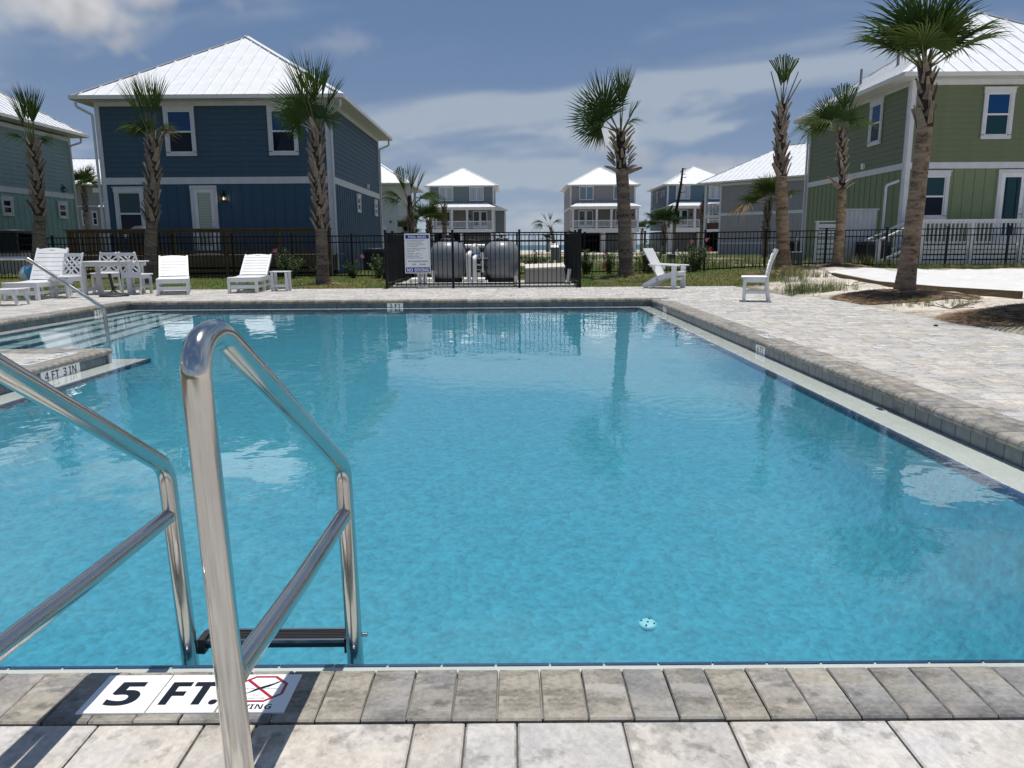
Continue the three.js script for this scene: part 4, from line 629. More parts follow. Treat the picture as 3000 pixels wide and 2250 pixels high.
// ----- three houses on raised garages in front of the sea
function stiltHouse(x, w, d, colour, o) {
  const h = thing('raised_house', o.label, 'house', [x, 0, -94], 0), up = (o.bat ? batFar : lapFar)(...colour), f = new Face(0, 0, 0, w), l = new Face(0, -d, -Math.PI / 2, d), r = new Face(w, 0, Math.PI / 2, d);
  mesh('wall', new MB().box(w / 2, 5.45, -d / 2, w, 5.3, d), up, h); hipRoof(h, -0.5, w + 0.5, 0.5, -d - 0.5, 8.15, 2.5, { seam: 0.62, faces: ['f', 'l', 'r'] });
  for (const q of [0.08, w - 0.08]) corner(h, f, q, 2.8, 8); corner(h, l, d - 0.08, 2.8, 8); corner(h, r, 0.08, 2.8, 8); band(h, l, 5.35, 5.55, 'belt_board'); band(h, r, 5.35, 5.55, 'belt_board');
  const shut = o.shut, sm = std({ color: rgb(...(o.shutMat ?? [0.36, 0.40, 0.46])), roughness: 0.6 });
  for (const cx of shut) { const g = new THREE.Group(); g.name = 'window'; h.add(g); f.put(g, cx, 6.42, 0.03); mesh('frame', new MB().box(0, 0, 0.02, 1.75, 0.12, 0.06).box(0, 1.52, 0.02, 1.75, 0.12, 0.06).box(-0.82, 0.76, 0.02, 0.1, 1.4, 0.06).box(0.82, 0.76, 0.02, 0.1, 1.4, 0.06).box(0, 0.76, 0.02, 0.09, 1.4, 0.06), M.trim, g); for (const s of [-1, 1]) { const q = new MB(); for (const e of [-0.18, 0.18]) q.box(s * 0.4 + e, 0.76, 0, 0.32, 1.36, 0.04); mesh('shutter', q, sm, g); } }
  if (o.side) for (const [a, y0, hh, ww] of o.side) win(h, l, a, a + ww, y0, y0 + hh, glassDark, glassDark, null, { t: 0.08, cap: 0 });
  // porch
  const p0 = o.porch[0], p1 = o.porch[1], pz = 2.2, pc = (p0 + p1) / 2, pw = p1 - p0;
  const pr = new MB(), a = V(p0 - 0.35, 5.5, pz + 0.3), b = V(p1 + 0.35, 5.5, pz + 0.3), c = V(p1 - 0.9, 6.1, 0), e = V(p0 + 0.9, 6.1, 0); pr.quad(a, b, c, e).tri(b, V(p1 + 0.35, 5.5, 0), c).tri(V(p0 - 0.35, 5.5, 0), a, e); const roof = mesh('porch_roof', pr, roofWhite, h); const sm2 = new MB(); for (let k = 1; k < 14; k++) { const t = k / 14; sm2.beam(a.clone().lerp(b, t).setY(5.51), e.clone().lerp(c, t).setY(6.11), 0.05, 0.035); } stuff(mesh('porch_seams', sm2, roofWhite, roof));
  mesh('porch_beam', new MB().box(pc, 5.33, pz, pw + 0.1, 0.32, 0.25).box(p0, 5.33, pz / 2, 0.2, 0.3, pz - 0.2).box(p1, 5.33, pz / 2, 0.2, 0.3, pz - 0.2), M.trim, h); mesh('porch_floor', new MB().box(pc, 2.72, pz / 2, pw + 0.2, 0.5, pz + 0.1), M.trim, h);
  mesh('porch_back', new MB().box(pc, 4.2, 0.03, pw, 2.5, 0.06), std({ color: rgb(0.24, 0.22, 0.2), roughness: 0.8 }), h);
  for (const q of o.cols) mesh('porch_column', new MB().box(q, 4.05, pz, 0.26, 2.3, 0.26), M.trim, h);
  mesh('porch_rail', new MB().box(pc, 3.85, pz, pw, 0.1, 0.1).box(pc, 3.15, pz, pw, 0.08, 0.08).box(p0, 3.85, pz / 2, 0.09, 0.1, pz).box(p1, 3.85, pz / 2, 0.09, 0.1, pz), M.trim, h); const bl = new MB(); for (let q = p0 + 0.1; q < p1; q += 0.15) bl.box(q, 3.5, pz, 0.05, 0.62, 0.05); stuff(mesh('balusters', bl, M.trim, h));
  for (const q of o.doors) { const g = new THREE.Group(); g.name = 'door'; h.add(g); f.put(g, q, 2.97, 0.07); mesh('frame', new MB().box(0, 2.12, 0.02, 1.75, 0.14, 0.06).box(-0.83, 1.02, 0.02, 0.12, 2.05, 0.06).box(0.83, 1.02, 0.02, 0.12, 2.05, 0.06).box(0, 1.02, 0.02, 0.3, 2.05, 0.06).box(0, 0.2, 0.01, 1.6, 0.5, 0.05), M.white, g); mesh('pane', box(1.5, 2, 0.02), glassTeal, g).position.y = 1.02; f.put(mesh('lamp', box(0.14, 0.28, 0.14), M.black, h), q + o.lampSide * 1.25, 4.55, 0.12); }
  // open garage between piers
  mesh('garage_back', new MB().box(w / 2, 1.3, -d + 1, w, 2.6, 0.2), shade, h); for (const q of o.piers) { mesh('pier', new MB().box(q, 1.25, -0.2, 0.42, 2.5, 0.42), M.trim, h); mesh('pier', new MB().box(q, 1.25, pz - 0.2, 0.32, 2.5, 0.32), M.trim, h); }; mesh('garage_side', new MB().box(0.1, 1.3, -d / 2, 0.2, 2.6, d - 0.4), up, h); mesh('garage_side', new MB().box(w - 0.1, 1.3, -d / 2, 0.2, 2.6, d - 0.4), up, h);
  mesh('garage_screen', new MB().box(w * 0.5 + w * 0.25 * o.scr, 1.2, -0.6, w * 0.42, 2.4, 0.1), std({ color: rgb(0.16, 0.165, 0.17), roughness: 0.8 }), h);
  mesh('driveway', new MB().box(w / 2, 0.02, 6, w, 0.06, 9), M.concrete, h);
  return h;
}
{
  const h1 = stiltHouse(-9.96, 7.91, 10, [0.155, 0.20, 0.205], { label: 'sage grey raised house with porch, leftmost of three by the sea', shut: [2.1, 5.8], porch: [0.55, 7.85], cols: [0.6, 2.92, 4.74, 7.8], doors: [6.2, 1.7], lampSide: -1, piers: [0.3, 4, 7.6], scr: 1 });
  mesh('side_wing', new MB().box(8.6, 4.0, -4.2, 1.4, 2.9, 5), lapFar(0.155, 0.20, 0.205), h1); mesh('wing_roof', new MB().quad(V(7.9, 6.0, -1.4), V(9.6, 5.35, -1.4), V(9.6, 5.35, -7.0), V(7.9, 6.0, -7.0)).tri(V(7.9, 5.35, -1.4), V(9.6, 5.35, -1.4), V(7.9, 6.0, -1.4)).box(8.75, 5.3, -1.42, 1.75, 0.12, 0.1), roofWhite, h1); mesh('corner_board', new MB().box(9.22, 4, -1.69, 0.16, 2.9, 0.08).box(7.98, 4, -1.69, 0.12, 2.9, 0.08), M.trim, h1);
  stiltHouse(7.25, 7.9, 11, [0.25, 0.24, 0.25], { label: 'taupe grey raised house with porch partly behind the middle palm', shut: [1.95, 6.1], shutMat: [0.15, 0.22, 0.27], bat: true, porch: [0.1, 8.0], cols: [0.15, 3.0, 4.75, 7.9], doors: [1.9, 6.4], lampSide: 1, piers: [0.3, 3.9, 7.6], scr: 1, side: [[2.2, 6.2, 1.4, 0.7], [5, 6.6, 0.8, 0.7], [7.8, 6.6, 0.8, 0.6]] });
  stiltHouse(19.05, 8.2, 11, [0.09, 0.15, 0.205], { label: 'slate blue raised house with porch behind the burnt pole', shut: [1.9, 5.9], porch: [0.1, 8.1], cols: [0.15, 2.9, 4.5, 8.0], doors: [1.7, 6.4], lampSide: 1, piers: [0.3, 4, 7.9], scr: -1, side: [[0.8, 6.0, 1.7, 0.9], [4.5, 6.3, 1.4, 0.8], [7.4, 6.8, 0.8, 0.7], [8.9, 6.9, 0.7, 0.6]] });
}

// ---------------------------------------------------------------- white resin furniture on the deck
const P3 = (q) => V(q[0], q[1], q[2]);
function bars(parent, name, list, mat = M.white) { for (const [a, b, w, h] of list) mesh(name, new MB().beam(P3(a), P3(b), w, h), mat, parent); }
function chaise(label, x, z, turn, tilt, group = 'white slatted loungers on the deck') {
  const t = thing('lounger', label, 'lounger', [x, 0, z], turn, group), W = 0.66, h = 0.34, c = Math.cos(tilt), s = Math.sin(tilt);
  bars(t, 'side_rail', [-1, 1].map((k) => [[k * (W / 2 - 0.02), h - 0.045, 0], [k * (W / 2 - 0.02), h - 0.045, -1.62], 0.036, 0.09])); bars(t, 'end_rail', [[[-W / 2 + 0.04, h - 0.045, -0.02], [W / 2 - 0.04, h - 0.045, -0.02], 0.036, 0.09], [[-W / 2 + 0.04, 0.14, -0.03], [W / 2 - 0.04, 0.14, -0.03], 0.03, 0.08]]);
  for (const k of [-1, 1]) for (const [zz, d] of [[-0.05, 0.1], [-0.82, 0.09], [-1.5, 0.09]]) mesh('leg', new MB().box(k * (W / 2 - 0.03), (h - 0.09) / 2, zz, 0.055, h - 0.09, d), M.white, t);
  bars(t, 'stretcher', [-1, 1].map((k) => [[k * (W / 2 - 0.03), 0.14, -0.1], [k * (W / 2 - 0.03), 0.14, -1.46], 0.03, 0.06]));
  for (let k = 0; k < 9; k++) { const o = mesh('slat', new MB().chamfer(W - 0.02, 0.022, 0.112, 0.006).geo(), M.white, t); o.position.set(0, h + 0.022 - (k === 0 ? 0.006 : 0) - Math.sin(k / 8 * Math.PI) * 0.014, -0.04 - k * 0.124); }
  const hz = -1.12, at = (u, o) => V(0, h + 0.02 + u * s + o * c, hz - u * c + o * s);
  for (let k = 0; k < 6; k++) { const p = at(0.06 + k * 0.112, 0.02), o = mesh('back_slat', new MB().chamfer(W - 0.1, 0.022, 0.101, 0.004).geo(), M.white, t); o.position.copy(p); o.rotation.x = tilt; }
  { // curved head board with a hand hole
    const sh = new THREE.Shape(), w = W / 2 - 0.05; sh.moveTo(-w, 0); sh.lineTo(w, 0); sh.lineTo(w, 0.10); sh.quadraticCurveTo(0, 0.175, -w, 0.10); const ho = new THREE.Path(); ho.absellipse(0, 0.078, 0.075, 0.012, 0, TAU); sh.holes.push(ho);
    const g = new THREE.ExtrudeGeometry(sh, { depth: 0.022, bevelEnabled: false, curveSegments: 10 }), o = mesh('head_board', g, M.white, t), p = at(0.68, 0); o.position.copy(p); o.rotation.x = -(Math.PI / 2 - tilt);
  }
  for (const k of [-1, 1]) { const a = at(0, -0.01), b = at(0.82, -0.01), x2 = k * (W / 2 - 0.03); mesh('back_rail', new MB().beam(V(x2, a.y, a.z), V(x2, b.y, b.z), 0.04, 0.06), M.white, t); const m = at(0.45, -0.03); mesh('back_prop', new MB().beam(V(x2 * 0.8, m.y, m.z), V(x2 * 0.8, 0.2, m.z - 0.12), 0.03, 0.04), M.white, t); }
  return t;
}
function diningChair(label, x, z, turn, group = 'white lattice back dining chairs') {
  const t = thing('dining_chair', label, 'chair', [x, 0, z], turn, group), w = 0.235, d = 0.21, sh = 0.44, top = 0.93, lean = 0.12;
  for (const s of [-1, 1]) { mesh('leg', new MB().box(s * (w - 0.025), sh / 2 - 0.02, d - 0.025, 0.05, sh - 0.04, 0.05), M.white, t); mesh('back_post', new MB().sweep([V(s * (w - 0.02), 0, -d - 0.03), V(s * (w - 0.02), 0.25, -d + 0.015), V(s * (w - 0.02), sh, -d + 0.02), V(s * (w - 0.02), 0.7, -d - 0.03), V(s * (w - 0.02), top, -d - lean)], 0.028, 4), M.white, t); }
  mesh('seat', new MB().chamfer(0.49, 0.03, 0.44, 0.01, mat4(0, sh + 0.015, 0.03)), M.white, t); bars(t, 'apron', [[[-w + 0.05, sh - 0.055, d - 0.025], [w - 0.05, sh - 0.055, d - 0.025], 0.03, 0.08], [[-w + 0.02, sh - 0.055, -d + 0.05], [-w + 0.02, sh - 0.055, d - 0.05], 0.03, 0.08], [[w - 0.02, sh - 0.055, -d + 0.05], [w - 0.02, sh - 0.055, d - 0.05], 0.03, 0.08], [[-w + 0.04, sh - 0.03, -d + 0.02], [w - 0.04, sh - 0.03, -d + 0.02], 0.03, 0.08]]);
  bars(t, 'stretcher', [[[-w + 0.025, 0.17, -d], [-w + 0.025, 0.17, d - 0.05], 0.025, 0.05], [[w - 0.025, 0.17, -d], [w - 0.025, 0.17, d - 0.05], 0.025, 0.05], [[-w + 0.03, 0.16, 0], [w - 0.03, 0.16, 0], 0.04, 0.025]]);
  const B = (u, y) => { const k = clamp((y - sh) / (top - sh)); return V(u, y, -d + 0.02 - lean * 1.05 * k * k); }, y0 = sh + 0.06, y1 = top - 0.09, L = [[-0.21, top - 0.045, 0.21, top - 0.045, 0.075], [-0.2, y0 - 0.03, 0.2, y0 - 0.03, 0.05]];
  mesh('top_rail', new MB().beam(B(L[0][0], L[0][1]), B(L[0][2], L[0][3]), 0.03, 0.075), M.white, t); mesh('lower_rail', new MB().beam(B(L[1][0], L[1][1]), B(L[1][2], L[1][3]), 0.03, 0.05), M.white, t);
  for (const [a, b, c, e] of [[-0.19, y1, 0.19, y0], [0.19, y1, -0.19, y0], [-0.06, y1, 0.19, lerp(y1, y0, 0.66)], [0.06, y1, 0.0, y1 - 0.055], [0.06, y1, -0.19, lerp(y1, y0, 0.66) ], [-0.19, lerp(y1, y0, 0.36), 0.06, y0], [0.19, lerp(y1, y0, 0.36), -0.06, y0]]) { const p = B(a, b), q = B(c, e), m = B((a + c) / 2, (b + e) / 2); mesh('lattice_bar', new MB().beam(p, m, 0.03, 0.022, V(0, 0, 1)).beam(m, q, 0.03, 0.022, V(0, 0, 1)), M.white, t); }
  return t;
}
chaise('white slatted lounger with steep backrest, nearest the dining table', -9.85, -15.15, 0.12, 0.95);
chaise('white slatted lounger facing the pool, right of the dining set', -7.44, -16.62, 0.38, 0.60);
chaise('white slatted lounger next to the small white side table', -6.08, -17.1, 0.1, 0.62);
{ const t = thing('footstool', 'low white splayed leg stool cut off by the left edge', 'stool', [-9.32, 0, -13.95], 0.1); for (let k = 0; k < 5; k++) { const o = mesh('slat', new MB().chamfer(0.112, 0.022, 0.5, 0.006).geo(), M.white, t); o.position.set(-0.26 + k * 0.125, 0.30 - Math.abs(k - 2) ** 2 * 0.002 * (k > 2 ? -1 : 1), 0); } for (const sx of [-1, 1]) for (const sz of [-1, 1]) mesh('leg', new MB().beam(V(sx * 0.2, 0.28, sz * 0.2), V(sx * 0.28, 0, sz * 0.2), 0.04, 0.07, V(0, 0, 1)), M.white, t); bars(t, 'apron', [[[-0.28, 0.25, 0.2], [0.3, 0.25, 0.2], 0.03, 0.06], [[-0.28, 0.25, -0.2], [0.3, 0.25, -0.2], 0.03, 0.06]]); }
diningChair('white lattice back dining chair between lounger and table, facing the pool', -9.42, -16.0, -0.22);
diningChair('white lattice back dining chair behind the white table', -9.6, -17.95, 0.05);
diningChair('white lattice back dining chair with its back to the pool', -8.44, -17.08, Math.PI - 0.12);
diningChair('white lattice back chair alone on the right deck, facing left', 4.42, -13.7, -1.85, 'white lattice back dining chairs');
{ const t = thing('dining_table', 'white rectangular dining table between the lattice back chairs', 'table', [-9.05, 0, -17.25]); for (let k = 0; k < 6; k++) { const o = mesh('top_slat', new MB().chamfer(1.28, 0.025, 0.138, 0.005).geo(), M.white, t); o.position.set(0, 0.735, -0.36 + k * 0.144); } for (const sx of [-1, 1]) for (const sz of [-1, 1]) mesh('leg', new MB().box(sx * 0.5, 0.34, sz * 0.3, 0.08, 0.68, 0.08), M.white, t); bars(t, 'apron', [[[-0.6, 0.665, 0.34], [0.6, 0.665, 0.34], 0.03, 0.09], [[-0.6, 0.665, -0.34], [0.6, 0.665, -0.34], 0.03, 0.09]]); bars(t, 'stretcher', [[[-0.5, 0.12, -0.26], [-0.5, 0.12, 0.26], 0.05, 0.06], [[0.5, 0.12, -0.26], [0.5, 0.12, 0.26], 0.05, 0.06]]); }
{ const t = thing('umbrella_base', 'empty black umbrella stand in front of the dining table', 'umbrella stand', [-8.6, 0, -16.35], 0.2); mesh('plate', new MB().lathe([[0, 0], [0.29, 0], [0.3, 0.012], [0.28, 0.035], [0.16, 0.055], [0.07, 0.09], [0.05, 0.12], [0, 0.12]].reverse().map((q) => q).reverse(), 28), M.blackPlastic, t); mesh('tube', new MB().sweep([V(0, 0.08, 0), V(-0.03, 0.3, 0), V(-0.055, 0.48, 0)], 0.032, 12), M.blackPlastic, t); mesh('knob', new MB().sweep([V(0.02, 0.19, 0.02), V(0.07, 0.19, 0.05)], 0.02, 8), M.blackPlastic, t); }
{ const t = thing('side_table', 'small white side table right of a lounger', 'side table', [-5.47, 0, -18.0], 0.05); for (let k = 0; k < 4; k++) { const o = mesh('top_slat', new MB().chamfer(0.104, 0.025, 0.42, 0.005).geo(), M.white, t); o.position.set(-0.162 + k * 0.108, 0.46, 0); } for (const sx of [-1, 1]) for (const sz of [-1, 1]) mesh('leg', new MB().box(sx * 0.165, 0.215, sz * 0.165, 0.06, 0.43, 0.05), M.white, t); bars(t, 'stretcher', [[[-0.18, 0.12, 0.18], [0.18, 0.12, 0.18], 0.025, 0.05], [[-0.18, 0.12, -0.18], [0.18, 0.12, -0.18], 0.025, 0.05]]); }
{ const t = thing('adirondack_chair', 'white adirondack chair on the far deck edge facing right', 'chair', [3.95, 0, -17.9], 0.98), w = 0.29;
  for (const s of [-1, 1]) { mesh('front_leg', new MB().box(s * w, 0.265, 0, 0.05, 0.53, 0.11), M.white, t); mesh('stringer', new MB().beam(V(s * (w - 0.05), 0.36, 0.05), V(s * (w - 0.05), 0.22, -0.45), 0.04, 0.12).beam(V(s * (w - 0.05), 0.235, -0.42), V(s * (w - 0.05), 0.03, -0.78), 0.04, 0.12), M.white, t); mesh('armrest', new MB().chamfer(0.13, 0.028, 0.74, 0.008, mat4(s * (w + 0.01), 0.56, -0.25, 0.035)), M.white, t); mesh('arm_bracket', new MB().box(s * (w + 0.0), 0.48, -0.5, 0.04, 0.1, 0.06), M.white, t); }
  for (let k = 0; k < 6; k++) { const o = mesh('seat_slat', new MB().chamfer(0.55, 0.022, 0.085, 0.005).geo(), M.white, t); o.position.set(0, 0.405 - k * 0.027 - (k === 0 ? 0.02 : 0), 0.04 - k * 0.09); o.rotation.x = -0.28; }
  for (let k = 0; k < 5; k++) mesh('back_slat', new MB().beam(V((k - 2) * 0.108, 0.27, -0.42), V((k - 2) * 0.113, 0.93, -0.80), 0.104, 0.022, V(0, 0, 1)), M.white, t);
  bars(t, 'back_rail', [[[-0.29, 0.52, -0.59], [0.29, 0.52, -0.59], 0.05, 0.03], [[-0.26, 0.8, -0.76], [0.26, 0.8, -0.76], 0.05, 0.03]]); bars(t, 'cross_rail', [[[-0.26, 0.22, 0.0], [0.26, 0.22, 0.0], 0.03, 0.06], [[-0.26, 0.35, 0.06], [0.26, 0.35, 0.06], 0.02, 0.1]]); }
{ const t = thing('beach_ball', 'white, blue and pink beach ball lying on the lawn', 'ball', [-13.35, landY(-13.35, -21.1) + 0.27, -21.1], 0.7), cs = [[0.78, 0.78, 0.78], [0.12, 0.38, 0.55], [0.75, 0.55, 0.45], [0.78, 0.78, 0.78], [0.12, 0.38, 0.55], [0.75, 0.55, 0.45]]; cs.forEach((c, k) => mesh('panel', new THREE.SphereGeometry(0.29, 8, 18, k / 6 * TAU, TAU / 6), std({ color: rgb(...c), roughness: 0.3 }), t)); t.rotation.z = 0.5; }

// ---------------------------------------------------------------- stainless ladder and stair rail
{
  const t = thing('pool_ladder', 'polished stainless steel pool ladder in the foreground', 'ladder', [0, 0, 0]), R = 0.0242, y = (v) => v;
  for (const [x, xt, xb, xw] of [[-0.487, -0.513, -0.478, -0.462], [-0.968, -0.998, -0.975, -0.945]]) {
    const path = fillet([V(x, -0.12, -1.2), V(xt, 0.872, -1.2), V(xt, 0.89, -1.3), V(xb, 0.425, -2.035), V(xw, -0.75, -2.05)], [0.095, 0.1, 0.09], 10);
    const pts = []; path.forEach((p, i) => { if (i) { const q = path[i - 1], n = Math.ceil(p.distanceTo(q) / 0.08); for (let k = 1; k < n; k++) pts.push(q.clone().lerp(p, k / n)); } pts.push(p); });
    const rail = mesh('handrail', new MB().sweep(pts, R, 26), M.steel, t);
    mesh('cross_bar', new MB().sweep([V(lerp(x, xt, 0.3), 0.285, -1.215), V(lerp(x, xb, 0.6), 0.283, -1.6), V(xb, 0.281, -2.03)], 0.0215, 22), M.steel, t);
    mesh('weld', new MB().sweep([V(lerp(x, xt, 0.3), 0.285, -1.222), V(lerp(x, xt, 0.3), 0.285, -1.229)], 0.0232, 20), M.steel, rail); mesh('weld', new MB().sweep([V(xb, 0.281, -2.02), V(xb, 0.281, -2.013)], 0.0232, 20), M.steel, rail);
    mesh('escutcheon', new MB().lathe([[0, 0.03], [0.03, 0.03], [0.05, 0.016], [0.055, 0], [0, 0]].reverse(), 28), M.steel, t).position.set(x, 0, -1.2);
    mesh('bolt', new MB().sweep([V(xw + (x > -0.7 ? 0.01 : -0.03), -0.1, -2.05), V(xw + (x > -0.7 ? 0.03 : -0.044), -0.1, -2.05)], 0.006, 8), M.steel, t);
  }
  for (const [k, yy] of [[0, -0.122], [1, -0.42]]) {
    const s = mesh('tread', new MB().box(-0.715, yy - 0.012, -2.09, 0.44, 0.022, 0.062), std({ color: rgb(0.03, 0.033, 0.037), roughness: 0.55 }), t);
    mesh('tread_trim', new MB().box(-0.715, yy - 0.001, -2.058, 0.446, 0.009, 0.009), M.steel, s); mesh('tread_trim', new MB().box(-0.715, yy - 0.001, -2.122, 0.446, 0.009, 0.009), M.steel, s);
    const g = new MB(); for (let q = 0; q < 6; q++) g.box(-0.715, yy - 0.0005, -2.066 - q * 0.0095, 0.435, 0.003, 0.004); mesh('grip_ribs', g, M.blackPlastic, s);
    for (const x of [-0.492, -0.926]) mesh('tread_bracket', new MB().box(x, yy - 0.012, -2.075, 0.02, 0.045, 0.06), M.blackPlastic, t);
  }
}
{ const t = thing('stair_rail', 'stainless handrail curving from the left deck into the pool steps', 'handrail', [0, 0, -10.1]); mesh('tube', new MB().sweep(fillet([V(-8.05, -0.05, 0), V(-8.05, 0.9, 0), V(-6.42, 0.9, 0), V(-5.47, 0.235, 0), V(-5.43, -0.8, 0)], [0.15, 0.12, 0.1], 8), 0.0245, 14), M.steel, t); mesh('escutcheon', new MB().lathe([[0.026, 0.03], [0.05, 0.016], [0.055, 0]].reverse(), 20), M.steel, t).position.set(-8.05, 0, 0); }

// ---------------------------------------------------------------- black metal fences
const pk = {}, dots = (h) => pk[h.toFixed(2)] ??= box(0.016, h, 0.016);
function fenceRun(t, x0, z0, x1, z1, posts, top, o = {}) {   // top(x, z) absolute height of the top rail; local = world
  const len = Math.hypot(x1 - x0, z1 - z0), ang = Math.atan2(-(z1 - z0), x1 - x0), at = (s) => [lerp(x0, x1, s / len), lerp(z0, z1, s / len)], gy = (x, z) => o.ground ? o.ground : landY(x, z);
  posts.forEach((s) => { const [x, z] = at(s), g = gy(x, z) - 0.05, h = top(x, z) + 0.055 - g; const p = mesh('post', new MB().box(0, h / 2, 0, 0.055, h, 0.055).box(0, h + 0.012, 0, 0.066, 0.02, 0.066), M.black, t); p.position.set(x, g, z); p.rotation.y = ang; });
  for (let i = 0; i + 1 < posts.length; i++) {
    const a = posts[i] + 0.028, b = posts[i + 1] - 0.028, [xa, za] = at(a), [xb, zb] = at(b);
    const ya = top(xa, za), yb = top(xb, zb), ga = gy(xa, za) + 0.1, gb = gy(xb, zb) + 0.1;
    for (const [p, q] of [[ya, yb], [ya - 0.19, yb - 0.19], [ga, gb]]) mesh('rail', new MB().beam(V(xa, p, za), V(xb, q, zb), 0.028, 0.032), M.black, t);
    const n = Math.round((b - a) / 0.113);
    for (let k = 1; k < n; k++) { const s = lerp(a, b, k / n), [x, z] = at(s), y1 = top(x, z) + 0.005, y0 = gy(x, z) + 0.035, h = Math.round((y1 - y0) * 50) / 50, m = mesh('picket', dots(h), M.black, t); m.position.set(x, y1 - h / 2, z); m.rotation.y = ang; }
  }
}
{
  const seq = (a, b, st) => { const r = []; for (let s = a; s < b - 0.3; s += st) r.push(s); r.push(b); return r; };
  const f1 = thing('left_fence', 'black metal picket fence along the lawn left of the equipment pen', 'fence'); fenceRun(f1, -3.05, -23.4, -17.7, -23.4, seq(0, 14.65, 1.83), () => 1.335);
  const f2 = thing('right_fence', 'black metal picket fence right of the equipment pen', 'fence'); fenceRun(f2, 2.25, -23.35, 18.8, -23.15, seq(0, 16.55, 1.834), (x) => 1.335 + clamp((x - 2) / 12) * 0.10); fenceRun(f2, 1.68, -23.38, 2.25, -23.35, [0, 0.57], () => 1.335);
  const f3 = thing('pen_fence', 'black metal picket fence around the grey filter tanks', 'fence'); fenceRun(f3, -3.05, -18.55, 1.68, -18.55, [0, 1.63, 3.25, 4.73], () => 1.325, { ground: 0.01 }); fenceRun(f3, -3.05, -18.58, -3.05, -23.4, [0, 1.1, 2.95, 4.8], () => 1.33, { ground: 0.02 }); fenceRun(f3, 1.68, -18.58, 1.68, -23.4, [0, 0.35, 1.5, 3.1, 4.8], () => 1.33, { ground: 0.02 }); fenceRun(f3, -3.02, -23.4, 1.65, -23.4, [0, 1.6, 3.2, 4.67], () => 1.335);
}
